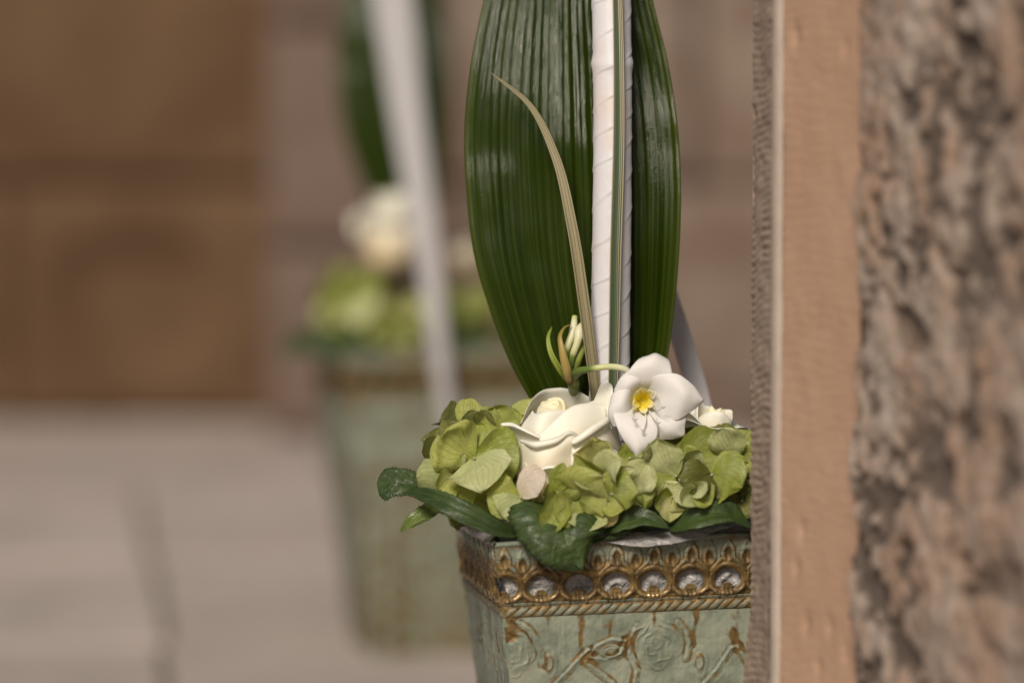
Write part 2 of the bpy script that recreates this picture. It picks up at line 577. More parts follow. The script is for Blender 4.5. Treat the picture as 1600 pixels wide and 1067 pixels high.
def mat_pot():
    k = NT('patinated_copper')
    cop, rust, hgt = k.attr()
    co = k.coord()
    n1 = k.noise(38, co, 5, .6)
    n2 = k.noise(160, co, 4, .6)
    n3 = k.noise(1.0, k.coord((420, 420, 22)), 3)
    ver = k.mix(k.ramp(n1, .36, .64), (.135, .162, .122), (.245, .268, .205))
    ver = k.mix(k.math('MULTIPLY', k.ramp(n2, .55, .75), .45), ver, (.22, .20, .135))
    ver = k.mix(k.math('MULTIPLY', k.ramp(n3, .52, .72), .35), ver, (.32, .33, .24))
    ru = k.mix(k.ramp(n2, .38, .66), (.080, .050, .018), (.185, .118, .040))
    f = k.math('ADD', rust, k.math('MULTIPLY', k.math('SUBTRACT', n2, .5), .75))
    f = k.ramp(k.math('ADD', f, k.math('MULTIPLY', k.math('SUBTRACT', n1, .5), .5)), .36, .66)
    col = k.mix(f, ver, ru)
    c = k.ramp(k.math('ADD', cop, k.math('MULTIPLY', k.math('SUBTRACT', n2, .5), .9)), .52, .80)
    col = k.mix(k.math('MULTIPLY', c, .9), col, (.56, .41, .23))
    metal = k.math('MAXIMUM', k.math('MULTIPLY', c, .9), k.math('MULTIPLY', f, .30))
    rough = k.math('SUBTRACT', k.math('ADD', .44, k.math('MULTIPLY', n2, .16)), k.math('MULTIPLY', c, .20))
    nrm = k.bump(k.math('ADD', k.math('MULTIPLY', n2, .8), k.math('MULTIPLY', n3, .3)), .45, .0010)
    return k.bsdf(col, rough, nrm, metal=metal, spec=.45)


M['pot'] = mat_pot()
k = NT('crumpled_clear_film')
co = k.coord()
cr = k.n('ShaderNodeTexVoronoi', {'Vector': co, 'Scale': 130.0, 'Randomness': 1.0}, feature='F1').outputs[0]
nz = k.noise(170, co, 3, .6, 1.0)
M['film'] = k.bsdf(k.mix(nz, (.36, .345, .335), (.58, .56, .55)), .22, k.bump(k.math('ADD', cr, nz), .8, .004), .25, (.5, .48, .46), spec=.6, alpha=.88)


def mat_stone(name, c1, c2, c3, rough=.85, s1=4.0, s2=30.0, stain=.5, tool=None, dark=(.07, .05, .04), bump=.5, obj_rnd=.25):
    k = NT(name)
    co = k.coord()
    n1 = k.noise(s1, co, 5, .6)
    n2 = k.noise(s2, co, 5, .65)
    n3 = k.noise(s2 * 9, co, 3, .6)
    col = k.mix(k.ramp(n1, .36, .64), c1, c2)
    col = k.mix(k.math('MULTIPLY', k.ramp(n2, .42, .72), .6), col, c3)
    col = k.mix(k.math('MULTIPLY', k.ramp(k.noise(s1 * 1.7, k.coord((1, 1, .6)), 4), .56, .74), stain), col, dark)
    if obj_rnd:
        col = k.mix(k.math('MULTIPLY', k.rnd(), obj_rnd), col, dark)
    col = k.mix(k.math('MULTIPLY', k.ramp(n3, .5, .75), .22), col, (c1[0] * .5, c1[1] * .5, c1[2] * .5))
    h = k.math('ADD', k.math('MULTIPLY', n2, .6), k.math('MULTIPLY', n3, .35))
    if tool:
        wv = k.n('ShaderNodeTexWave', {'Vector': co, 'Scale': tool, 'Distortion': .8, 'Detail': 2.0, 'Detail Scale': 2.0}, bands_direction='Z').outputs[1]
        h = k.math('ADD', h, k.math('MULTIPLY', wv, .4))
        col = k.mix(k.math('MULTIPLY', wv, .05), col, (c1[0] * .6, c1[1] * .55, c1[2] * .5))
    return k.bsdf(col, rough, k.bump(h, bump, .003), spec=.25)


M['paving'] = mat_stone('pinkish_grey_paving_stone', (.41, .345, .305), (.47, .405, .365), (.335, .30, .275), .75, 3.0, 11, .45, dark=(.22, .185, .165), obj_rnd=.3)
M['mortar'] = mat_stone('dusty_joint', (.17, .14, .115), (.20, .165, .14), (.15, .125, .10), obj_rnd=0)
M['brown_stone'] = mat_stone('brown_sandstone', (.090, .050, .026), (.130, .077, .042), (.165, .102, .060), .9, 2.6, 7, .85, dark=(.045, .024, .012), obj_rnd=.2)
M['mauve_stone'] = mat_stone('mauve_sandstone', (0.140, 0.095, 0.075), (0.170, 0.126, 0.102), (0.115, 0.081, 0.066), .9, 3.4, 10, .45, dark=(.095, .064, .050))
M['pale_stone'] = mat_stone('weathered_pale_stone', (0.162, 0.112, 0.085), (0.255, 0.208, 0.170), (0.136, 0.085, 0.064), .9, 4.4, 12, .6, dark=(.085, .052, .040))
M['jamb'] = mat_stone('dressed_sandstone', (.385, .245, .168), (.41, .265, .185), (.355, .218, .142), .85, 9, 60, .30, tool=0, dark=(.30, .175, .115), bump=.45, obj_rnd=0)
M['jamb_edge'] = mat_stone('highlight_sandstone_edge', (.49, .40, .34), (.54, .45, .38), (.44, .35, .29), .85, 12, 70, .0, bump=.3, obj_rnd=0)  # lighter than both faces: the bevel's highlight is painted into the colour
M['jamb_grey'] = mat_stone('grey_tooled_sandstone', (.28, .21, .165), (.34, .255, .20), (.43, .33, .26), .9, 10, 80, .3, dark=(.14, .105, .085), bump=.5, obj_rnd=0)


def mat_rough():
    k = NT('rough_hewn_stone')
    h, crust_pits, r_ = k.attr()
    co = k.coord()
    n2 = k.noise(110, co, 6, .7)
    n4 = k.noise(22, k.coord((1, 1, .6)), 3, .6)
    col = k.mix(k.ramp(n4, .35, .65), (.275, .185, .135), (.315, .255, .215))
    col = k.mix(k.math('MULTIPLY', k.ramp(n2, .45, .7), .5), col, (.38, .335, .30))
    col = k.mix(k.math('MULTIPLY', k.ramp(k.noise(13, co, 3), .56, .70), .45), col, (.34, .215, .145))
    col = k.mix(k.math('MULTIPLY', crust_pits, .9), col, k.mix(n2, (.060, .045, .037), (.115, .090, .075)))
    return k.bsdf(col, .9, k.bump(n2, .6, .003), spec=.2)


M['rough'] = mat_rough()

# ------------------------------------------------------------------ ground: paving slabs on a bed
ground = mesh('ground', [(-60, -60, -.009), (60, -60, -.009), (60, 60, -.009), (-60, 60, -.009)], [[0, 1, 2, 3]], M['mortar'], loc=(0, 0, -.03))
tag(ground, kind='structure')
ground.rotation_euler.z = .115
rows = [1.2, 1.75, 2.35, 2.95, 3.62, 4.27, 5.02, 5.95, 6.98, 7.9]
offs = [-.30, .12, -.55, .45, .10, .11, .105, .42, .07]
srng = random.Random(3)
for y0, y1, off in zip(rows[:-1], rows[1:], offs):
    w = srng.uniform(.78, .95)
    xs = [off + i * w + srng.uniform(-.06, .06) * (i != 0) for i in range(-3, 5)]
    for x0, x1 in zip(xs[:-1], xs[1:]):
        dz = srng.uniform(-.003, .003)
        V, F = box(((x0 + x1) / 2, (y0 + y1) / 2, -.0205 + dz), (x1 - x0 - .011, y1 - y0 - .009, .041), .004)
        mesh('paving_slab', V, F, M['paving'], ground, loc=((x0 + x1) / 2, (y0 + y1) / 2, -.03), smooth_=False)


# ------------------------------------------------------------------ back wall and pillar
def rough_block(name, x0, x1, z0, z1, yf, depth, mat, parent, seed, amp=.010, hollow=None):
    """an ashlar block with an uneven, rounded front face"""
    n, m = 15, 15
    u = np.linspace(0, 1, m); v = np.linspace(0, 1, n)
    U, Vv = np.meshgrid(u, v)
    X = x0 + (x1 - x0) * U; Z = z0 + (z1 - z0) * Vv
    e = np.minimum(np.minimum(U * (x1 - x0), (1 - U) * (x1 - x0)), np.minimum(Vv * (z1 - z0), (1 - Vv) * (z1 - z0)))
    Yf = yf + .010 * (1 - smooth(0, .03, e)) + amp * fbm(X * 6, Z * 6, None, 3, seed)
    if hollow:
        hx, hz, rx, rz, d = hollow
        q = ((X - hx) / rx) ** 2 + ((Z - hz) / rz) ** 2
        Yf = Yf + d * (1 - smooth(.25, 1.0, q))
    front = np.stack([X, Yf, Z], -1).reshape(-1, 3)
    back = front.copy(); back[:, 1] = yf + depth
    F = grid_faces(n, m)
    ring = [j for j in range(m)] + [i * m + m - 1 for i in range(1, n)] + [(n - 1) * m + j for j in range(m - 2, -1, -1)] + [i * m for i in range(n - 2, 0, -1)]
    N = n * m
    Fs = F.tolist() + [[ring[i] + N, ring[(i + 1) % len(ring)] + N, ring[(i + 1) % len(ring)], ring[i]] for i in range(len(ring))] + [[r_ + N for r_ in ring[::-1]]]
    return mesh(name, np.vstack([front, back]), Fs, mat, parent, loc=((x0 + x1) / 2, yf, z0))


WY = 7.05
wx = lambda px: (px - 800) / FPX * WY
wz = lambda py: at(800, py, WY).z
back_wall = empty('stone_wall', (0, WY + .1, 0), 'blurred brown sandstone block wall closing the background', 'wall')
V, F = box((0, WY + .22, 1.05), (4.4, .24, 2.1), .01)
mesh('wall_core', V, F, M['mortar'], back_wall, smooth_=False)
zr = [0.0, wz(287), wz(-60), wz(-400), 2.06]
brows = [
    [(-900, -420), (-420, 18), (18, 475), (475, 745), (745, 1010), (1010, 1320), (1320, 1700), (1700, 2100)],
    [(-900, -610), (-610, -160), (-160, 490), (490, 700), (700, 1090), (1090, 1420), (1420, 2100)],
    [(-900, -300), (-300, 210), (210, 640), (640, 1060), (1060, 1500), (1500, 2100)],
    [(-900, -420), (-420, 60), (60, 520), (520, 900), (900, 1320), (1320, 2100)],
]
for r_, row in enumerate(brows):
    for c_, (a, b) in enumerate(row):
        mid = (a + b) / 2
        m_ = M['brown_stone'] if mid < 420 else (M['mauve_stone'] if mid < 740 else M['pale_stone'])
        g = .0035
        hol = None
        if r_ == 0 and a == 18:
            hol = (wx(215), wz(478), .20, .15, .045)
        rough_block('stone_block', wx(a) + g, wx(b) - g, zr[r_] + g, zr[r_ + 1] - g, WY - srng.uniform(0, .03), .12, m_, back_wall, r_ * 31 + c_, hollow=hol)
# low step at the foot of the wall on the right
stp = empty('stone_step', (wx(1130), WY - .2, 0), 'low blurred stone step at the foot of the wall behind the post', 'step')
rough_block('tread_stone', wx(830), wx(1190), .0, .055, WY - .30, .29, M['mauve_stone'], stp, 77)
rough_block('tread_stone', wx(1190) + .012, wx(1650), .0, .055, WY - .30, .29, M['mauve_stone'], stp, 78)

PY = 6.72
pil = empty('stone_pillar', ((505 - 800) / FPX * PY, PY, 0), 'blurred mauve stone pillar standing against the brown wall', 'pillar')
px_ = lambda p: (p - 800) / FPX * PY
zc = [0.0, .33, .72, 1.16, 1.6, 2.05]
for i in range(5):
    rough_block('pillar_stone', px_(418), px_(588), zc[i] + .004, zc[i + 1] - .004, PY + srng.uniform(0, .008), .30, M['mauve_stone'], pil, 200 + i, .006)

# ------------------------------------------------------------------ the stone door jamb on the right
jamb = empty('stone_jamb', ((1250 - 800) / FPX * 2.5, 2.5, 0), 'tooled sandstone door jamb with rough masonry on the right', 'door jamb')
JZ0, JZ1 = 0.0, 1.10
JK = .942


def jx(px, Y):
    return (px - 800) / FPX * Y


def strip(name, pts, mat, hz, rel=None, nx=20, seed=1):
    """vertical strip over plan points [(px, Y)], with relief function rel(u, z) along the normal"""
    P = np.array([(jx(a, Y * JK), Y * JK) for a, Y in pts])
    P = catmull(np.column_stack([P, np.zeros(len(P))]), nx)[:, :2] if len(pts) > 2 else P[0] + (P[1] - P[0]) * np.linspace(0, 1, nx)[:, None]
    z = np.arange(JZ0, JZ1 + hz, hz)
    T = np.gradient(P, axis=0); Nn = norm(np.column_stack([T[:, 1], -T[:, 0]]))
    U, Z = np.meshgrid(np.linspace(0, 1, nx), z)
    h = rel(U, Z) if rel else np.zeros_like(U)
    X = P[None, :, 0] + Nn[None, :, 0] * h
    Y = P[None, :, 1] + Nn[None, :, 1] * h
    V = np.stack([X, Y, Z], -1).reshape(-1, 3)
    return mesh(name, V, grid_faces(len(z), nx), mat, jamb, pc=np.stack([U, Z, U], -1).reshape(-1, 3))


def rel_hatch(U, Z):
    ph = (Z - .010 * U) / .0052 + .8 * fbm(Z * 24, U * 2, None, 2, 4)
    a = .0006 * (.2 + 1.6 * np.abs(fbm(Z * 17, U * 3, None, 2, 8)))
    low = .0065 * smooth(.315, .18, Z) * (1 - U)
    return a * np.sin(ph * 2 * math.pi) * smooth(1.0, .8, U) + .0014 * fbm(Z * 130, U * 6, None, 3, 5) + low + .0018 * fbm(Z * 7, U, None, 2, 6)


def rel_tool(U, Z):
    ph = Z / .0068 + 1.6 * fbm(Z * 22, U * 2.5, None, 3, 14)
    pits = 0
    for (u, z, r, d) in PITS:
        pits = pits - d * np.exp(-(((U - u) * .085) ** 2 + ((Z - z) * .55) ** 2) / r ** 2)
    return .00011 * np.sin(ph * 2 * math.pi) + .0007 * fbm(Z * 40, U * 5, None, 3, 15) + .0010 * fbm(Z * 5, U * .8, None, 2, 16) + pits


PITS = []
for (pxx, pyy, r) in ((1262, 978, .0042), (1300, 975, .0030), (1282, 1042, .0035), (1246, 892, .0030), (1255, 830, .003), (1325, 1010, .004), (1318, 75, .003), (1240, 55, .004)):
    PITS.append(((pxx - 1222) / 123, at(pxx, pyy, 2.36).z, r, .0022))
strip('reveal_face', [(1300, 2.86), (1176, 2.645), (1206.5, 2.562)][1:], M['jamb_grey'], .0012, rel_hatch, 16)
strip('return_face', [(1420, 2.668), (1176.3, 2.646)], M['jamb_grey'], .02, None, 6)
strip('highlight_edge', [(1206, 2.563), (1209, 2.552), (1215, 2.545), (1223, 2.541)], M['jamb_edge'], .004, lambda U, Z: .0004 * fbm(Z * 60, U, None, 3, 25), 10)
strip('dressed_margin', [(1222.5, 2.5414), (1346, 2.465)], M['jamb'], .0015, rel_tool, 40)
# rough masonry beyond the dressed margin: three hewn stones
RP0 = np.array((jx(1346, 2.465 * JK), 2.465 * JK)); RP1 = np.array((jx(1790, 2.14 * JK), 2.14 * JK))


def joint(U, base, slope, seed):
    return base + slope * U + .006 * fbm(U * 5, U * 0 + seed, None, 3, seed)


def rough_stone(zlo, zhi, seed, lift):
    nx = 210
    d = RP1 - RP0; L = np.linalg.norm(d); d = d / L; nn = np.array((d[1], -d[0]))
    if nn[1] > 0: nn = -nn
    u = np.linspace(0, 1, nx)
    lo, hi = zlo(u), zhi(u)
    nz = int((hi - lo).mean() / .0019) + 2
    W, U = np.meshgrid(np.linspace(0, 1, nz), u, indexing='ij')
    Z = lo[None, :] + (hi - lo)[None, :] * W
    S = U * L
    edge = np.minimum((Z - lo[None, :]), (hi[None, :] - Z))
    wob = .006 * fbm(S * 40, Z * 26, None, 3, 42)
    f1 = fbm((S + .12 * Z + wob) * 40, Z * 38, None, 4, 40)
    f2 = fbm((S - .08 * Z) * 95, Z * 75, None, 4, 45)
    f3 = fbm(S * 10, Z * 9, None, 2, 49)
    h = lift + .005 * f3 + .0055 * f1 + .0032 * f2
    h = h * smooth(-.001, .012, S) - .0012 * (1 - smooth(0, .010, edge))
    h = h + .004 * smooth(0, .006, S)
    crust_pits = smooth(-.10, .20, -f1 * 1.1 - f2 * .8 + .25 * f3) * smooth(-.55, -.1, f3 + .3 * fbm(S * 9, Z * 5, None, 2, 73))  # weathered crust in the hollows, with the shade of the pits painted in
    h = h - .0035 * crust_pits
    P = RP0[None, None, :] + S[..., None] * d + h[..., None] * nn
    # ragged boundary towards the dressed margin
    rag = (.0030 * fbm(Z * 55, S * 0, None, 3, 91) + .0015) * (1 - smooth(0, .02, S))
    P = P + rag[..., None] * d
    V = np.concatenate([P, Z[..., None]], -1).reshape(-1, 3)
    pc = np.stack([h, crust_pits, f1], -1).reshape(-1, 3)
    mesh('rough_stone', V, grid_faces(nz, nx), M['rough'], jamb, pc=pc)


jz = at(1480, 640, 2.2).z
J1 = lambda u: joint(u, jz + .020, -.075, 3)
J2 = lambda u: joint(u, jz + .33, .03, 5)
J3 = lambda u: joint(u, jz - .30, .02, 6)
cst = lambda v: (lambda u: np.full_like(u, v))
rough_stone(cst(JZ0), lambda u: J3(u), 60, .006)
rough_stone(lambda u: J3(u), lambda u: J1(u), 40, .006)
rough_stone(lambda u: J1(u), lambda u: J2(u), 50, .005)
rough_stone(lambda u: J2(u), cst(JZ1), 70, .008)
V, F = box((jx(1600, 2.32) + .085, 2.38, .55), (.24, .22, 1.08), .004)
mesh('core', V, F, M['mortar'], jamb, smooth_=False)

# ------------------------------------------------------------------ the planter: pressed copper, square, tapering
PXM = 2.5 / FPX                      # metres per photo pixel at the planter's front
LP, HP = 516.0, 765.0                # side and height in photo pixels
ROT = math.radians(8.0)
U_DIR = Vector((math.cos(ROT), math.sin(ROT), 0))
V_DIR = Vector((-math.sin(ROT), math.cos(ROT), 0))
CORNER = at(775, 851, 2.50)
RIM_Z = CORNER.z
PCEN = Vector((CORNER.x, CORNER.y, 0)) + (U_DIR + V_DIR) * (LP * PXM / 2)


def seg_d(x, v, a, b):
    ax, ay = a; bx, by = b
    dx, dy = bx - ax, by - ay
    t = np.clip(((x - ax) * dx + (v - ay) * dy) / (dx * dx + dy * dy + 1e-9), 0, 1)
    return np.hypot(x - ax - t * dx, v - ay - t * dy)


def stroke(x, v, pts, w, hgt):
    d = np.full_like(x, 1e3)
    for a, b in zip(pts[:-1], pts[1:]):
        d = np.minimum(d, seg_d(x, v, a, b))
    return hgt * np.exp(-(d / w) ** 2), d


def q(px, py):          # photo pixel on the front face -> face coordinates
    return (px - 775.0, py - 850 + .045 * (px - 775))


TWIGS = [
    [(872, 1075), (900, 1045), (922, 1021), (927, 1018)],
    [(926, 1031), (938, 1012), (962, 1001), (986, 1003)],
    [(986, 1003), (977, 1024), (952, 1034), (930, 1030)],
    [(922, 1038), (944, 1055), (965, 1072)],
    [(1108, 1078), (1135, 1047), (1156, 1014), (1168, 1010)],
    [(1068, 972), (1082, 988), (1088, 1006), (1084, 1030)],
    [(1002, 978), (992, 1000), (991, 1022), (1004, 1050), (1000, 1075)],
    [(800, 968), (830, 985), (846, 1010), (852, 1040)],
    [(1168, 1014), (1190, 1045), (1206, 1075)],
]
DRIPS = [(858, 955, 1012, 5), (912, 955, 1040, 7), (951, 955, 995, 6), (960, 955, 1000, 4), (1030, 950, 985, 4), (1097, 950, 1020, 6), (1160, 945, 1010, 12), (1205, 945, 1030, 8), (800, 958, 990, 10)]


def relief(x, v, seed=0):
    """height (px), copper, rust and region of the pressed sheet at face coordinates (px)"""
    vf = np.where(v > 250, np.clip(500 - v, 118, 500), v)       # lower part repeats mirrored
    h = np.zeros_like(x); rust = np.zeros_like(x)
    reg = np.zeros(x.shape, int)                                   # 0 panel, 1 band, 2 rope, 3.. medallions
    hole = np.zeros(x.shape, bool)
    band = v < 97
    reg[band] = 1
    rust = np.where(band, .30 + .30 * smooth(18, 55, v) + .22 * smooth(16, 4, v), .16)
    # pointed drops under the rim
    kx = np.round((x - 13) / 29.9); cx = 13 + kx * 29.9; dx = x - cx
    odd = (kx.astype(int) % 2) != 0
    cy = np.where(odd, 33.0, 28.0)
    e = np.hypot(dx / 8.5, (v - cy) / 13.0)
    h += np.where(band, 3.0 * np.exp(-((e - 1) / .28) ** 2) - 2.2 * np.exp(-(e / .5) ** 2), 0)
    rust += np.where(band, .45 * np.exp(-(e / .9) ** 2), 0)
    tri = np.abs(dx) - (v - 8) * .55
    h += np.where(band & (v < 24), 1.6 * np.exp(-(tri / 2.6) ** 2), 0)
    # arched openings with a three-lobed foot
    k2 = np.round((x - 13) / 59.8); c2 = 13 + k2 * 59.8; d2 = x - c2
    vv = v - 70.0
    er = np.hypot(d2 / 23.0, vv / np.where(vv < 0, 19.0, 17.5))
    notch = np.hypot(d2 / 9.5, (vv - 17) / 12)
    hole = band & (er < 1) & (notch > 1) & (x > 2) & (c2 < LP - 6)
    dist = (er - 1) * 20
    rust += np.where(band, .30 * np.exp(-((dist - 5) / 6) ** 2), 0)
    h += np.where(band, 4.0 * np.exp(-((dist - 5.0) / 3.2) ** 2), 0)
    for o in (-6.5, 0, 6.5):
        h += np.where(band, 1.2 * np.exp(-((d2 - o) / 2.3) ** 2) * smooth(9, 13, vv) * smooth(27, 23, vv), 0)
    rust += np.where(band & (notch < 1.25), .6, 0)
    # V struts and small rosettes between the openings
    k3 = np.round((x - 43) / 59.8); c3 = 43 + k3 * 59.8; d3 = np.abs(x - c3)
    ln = np.abs((v - 56) + d3 * .95) / 1.38
    h += np.where(band & (d3 < 21) & (v < 58), 3.6 * np.exp(-(ln / 2.8) ** 2), 0)
    ln2 = np.abs((v - 80) - d3 * .8) / 1.28
    h += np.where(band & (d3 < 18), 2.6 * np.exp(-(ln2 / 2.6) ** 2), 0)
    for ox, oy in ((-6, 91), (6, 91), (0, 84)):
        h += np.where(band, 2.6 * np.exp(-(np.hypot((x - c3) - ox, v - oy) / 3.4) ** 2), 0)
    # wire and twisted rope
    h += 2.6 * np.exp(-((v - 97.5) / 2.0) ** 2)
    rp = (v >= 100) & (v < 118)
    reg[rp] = 2
    ph = (x + (v - 109) * 1.15 + 1.5 * np.sin(x * .07)) / 16.5
    fr = ph - np.floor(ph)
    lob = np.sqrt(np.clip(1 - ((fr - .5) / .52) ** 2, 0, 1))
    ar = np.sqrt(np.clip(1 - ((v - 109) / 8.6) ** 2, 0, 1))
    h += np.where(rp, 4.4 * ar * (.30 + .70 * lob), 0)
    rust = np.where(rp, .44 + .5 * (1 - lob) + .2 * smooth(106, 101, v), rust)
    # rose medallions
    pan = v >= 118
    for mi, (mx, my, R) in enumerate(((260, 168, 40), (24, 172, 38), (496, 168, 38))):
        rx, ry = x - mx, vf - my
        r = np.hypot(rx, ry * .95); th = np.arctan2(ry, rx)
        inn = (r < R + 5) & pan & (v < 250)
        pr = 0
        for kk, (r0, lob_n, hh) in enumerate(((9, 3, 2.6), (19, 5, 3.2), (30, 5, 2.8), (38, 6, 2.4))):
            rr = r0 * (1 + .10 * np.cos(lob_n * th + kk * 1.3 + mi))
            pr = pr + hh * np.exp(-((r - rr) / 2.2) ** 2) * (.35 + .65 * smooth(-.5, .4, np.sin(th * (kk + 1.5) + kk * 2.1 + mi)))
        dome = 4.5 * np.clip(1 - (r / (R + 4)) ** 2, 0, 1)
        h += np.where(pan & (r < R + 8), (.55 + .5 * vnoise(x * .09, v * .09, None, 19)) * pr + dome, 0)
        rust += np.where(pan & (r < R + 6), .30 * np.exp(-((r % 10.5 - 5) / 2.2) ** 2) * (.3 + .7 * np.abs(vnoise(x * .07, v * .07, None, 31))), 0)
        reg[inn] = 3 + mi
    h -= np.where(pan, 5.0 * np.exp(-(np.hypot((x - 22) / 13, (vf - 150) / 9)) ** 4), 0)
    rust += np.where(pan, .9 * np.exp(-(np.hypot((x - 22) / 14, (vf - 146) / 12)) ** 4), 0)
    for tw in TWIGS:
        a, d = stroke(x, vf, [q(*p) for p in tw], 2.6, 3.4)
        a = a * (.55 + .6 * np.abs(vnoise(x * .11, vf * .11, None, 21)))
        h += np.where(pan, a, 0)
        rust += np.where(pan, .34 * np.exp(-((d - 6.5) / 3.5) ** 2), 0)
    for (bx, by, rx, ry) in ((862, 1040, 13, 24), (1105, 1037, 13, 24), (962, 1020, 16, 10)):
        cxb, cyb = q(bx, by)
        eb = np.hypot((x - cxb) / rx, (vf - cyb) / ry)
        h += np.where(pan, 4.0 * np.clip(1 - eb ** 2, 0, 1) + 1.6 * np.exp(-((eb - 1) / .16) ** 2) + 1.2 * np.exp(-((eb - .45) / .16) ** 2), 0)
        rust += np.where(pan, .35 * np.exp(-((eb - .5) / .2) ** 2), 0)
    for (dx_, y0, y1, w) in DRIPS:
        cxd, v0 = q(dx_, y0); _, v1 = q(dx_, y1)
        rust += np.where(pan, (.34 + .34 * vnoise(x * .13, vf * .05, None, 57)) * np.exp(-((x - cxd + 1.5 * np.sin(vf * .09)) / (w * (1.25 - .6 * np.clip((vf - v0) / (v1 - v0), 0, 1)))) ** 2) * smooth(v1, v1 - 14, vf), 0)
    rust += np.where(pan & (v > 240), .06, 0) + .13 * smooth(430, 700, v)  # stained toward the foot, also darkened in colour to offset light off the floor
    h = np.where(pan & (reg != 2), h * .72, h)
    # vertical corner seams
    ed = np.minimum(x, LP - x)
    h += 2.2 * fbm(x * .03, v * .03, None, 3, 61 + seed) + .5 * fbm(x * .12, v * .12, None, 2, 71 + seed)
    return h, rust, reg, hole


def pot_face(parent, o, ud, nd, step, vmax_fine, seed, z_shear):
    """one side: o = rim corner, ud = along the rim, nd = outward normal; split by region into parts"""
    v = np.concatenate([np.arange(0, vmax_fine, step), np.linspace(vmax_fine, HP, 40)])
    un = np.arange(0, LP + step * .5, step) / LP
    UN, VV = np.meshgrid(un, v)
    width = LP * (1 - .34 * VV / HP)
    x = LP / 2 + (UN - .5) * width
    h, rust, reg, hole = relief(x, VV, seed)
    inset = (LP - width) / 2
    cap = smooth(0, 7, np.minimum(x - inset, LP - inset - x))
    hh = h * cap - (1 - cap) * .6
    P = np.array(tuple(o))[None, None, :] + np.array(tuple(ud)) * (x * PXM)[..., None] + np.array(tuple(nd)) * ((hh - inset) * PXM)[..., None]
    P[..., 2] = RIM_Z * (1 - VV / HP)
    P[..., 2] += z_shear(P[..., 0], P[..., 1]) * (P[..., 2] / RIM_Z)
    P[..., 2] = np.maximum(P[..., 2], .0005)
    # ridge tops wear down to bare copper
    gy, gx = np.gradient(h)
    lap = (np.roll(h, 1, 0) + np.roll(h, -1, 0) + np.roll(h, 1, 1) + np.roll(h, -1, 1) - 4 * h)
    cop = np.clip(-lap / step * 1.1, 0, 1) * .60 + np.where(h > 4.5, .12, 0)
    cop = np.where(VV > vmax_fine - 3, 0, cop)
    rust = np.clip(rust + np.clip(lap / step, 0, 1) * .5, 0, 1.2)
    n, m = x.shape
    F = grid_faces(n, m)
    fi, fj = np.divmod(np.arange((n - 1) * (m - 1)), m - 1)
    fr = reg[fi, fj]
    fh = hole[fi, fj] & hole[fi + 1, fj] & hole[fi, fj + 1] & hole[fi + 1, fj + 1]
    V = P.reshape(-1, 3)
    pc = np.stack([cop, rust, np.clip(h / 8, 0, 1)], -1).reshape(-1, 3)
    names = {0: 'side_panel', 1: 'pierced_band', 2: 'rope_trim', 3: 'rose_medallion', 4: 'rose_medallion', 5: 'rose_medallion'}
    for r_ in np.unique(fr):
        ff = F[(fr == r_) & ~fh]
        if len(ff) == 0: continue
        use, inv = np.unique(ff, return_inverse=True)
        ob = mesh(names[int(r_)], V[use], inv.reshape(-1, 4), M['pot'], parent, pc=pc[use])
        if int(r_) != 1: continue
        sol = ob.modifiers.new('thickness', 'SOLIDIFY'); sol.thickness = .0009; sol.offset = -1 if SIGN_OK else 1
    return


SIGN_OK = True


def make_pot():
    root = empty('metal_planter', (PCEN.x, PCEN.y, 0), 'verdigris and copper square metal planter beside the stone jamb', 'planter', 'patinated metal planters')
    o = Vector((CORNER.x, CORNER.y, RIM_Z))

    def shear(X, Y):
        du = (X - CORNER.x) * U_DIR.x + (Y - CORNER.y) * U_DIR.y
        dv = (X - CORNER.x) * V_DIR.x + (Y - CORNER.y) * V_DIR.y
        return .026 * du - .032 * dv
    L = LP * PXM
    c = [o, o + U_DIR * L, o + U_DIR * L + V_DIR * L, o + V_DIR * L]
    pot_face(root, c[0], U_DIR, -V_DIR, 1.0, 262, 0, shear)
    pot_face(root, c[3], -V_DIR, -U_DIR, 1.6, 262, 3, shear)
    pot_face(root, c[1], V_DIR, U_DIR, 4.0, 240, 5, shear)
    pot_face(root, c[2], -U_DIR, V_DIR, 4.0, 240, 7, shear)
    # rolled rim, a little wavy
    pts = []
    rr = random.Random(5)
    for a, b in zip(c, c[1:] + c[:1]):
        for t in np.linspace(0, 1, 14, endpoint=False):
            p = a + (b - a) * t
            p = p + Vector((0, 0, float(shear(p.x, p.y)) + .0006 * math.sin(t * 9) + rr.uniform(-.0004, .0004) - .0004))
            pts.append(p)
    pts.append(pts[0])
    V, F, pc = tube(pts, [4.6 * PXM] * 2, 240, 10, False)
    pc[:, 0] = .25 + .3 * np.abs(vnoise(V[:, 0] * 60, V[:, 1] * 60, None, 3)); pc[:, 1] = .42 + .3 * vnoise(V[:, 0] * 40, V[:, 1] * 40, None, 8)
    mesh('rolled_rim', V, F, M['pot'], root, pc=pc)
    # bottom plate
    b = []
    for q_ in c:
        d = Vector((q_.x, q_.y, 0)) - Vector((PCEN.x, PCEN.y, 0))
        b.append(Vector((PCEN.x, PCEN.y, .004)) + d * .655)
    bb = b + [p + Vector((0, 0, .003)) for p in b]
    pcb = np.full((8, 3), .4)
    mesh('base_plate', bb, [[3, 2, 1, 0], [4, 5, 6, 7], [0, 1, 5, 4], [1, 2, 6, 5], [2, 3, 7, 6], [3, 0, 4, 7]], M['pot'], root, smooth_=False, pc=pcb)
    return root


pot = make_pot()

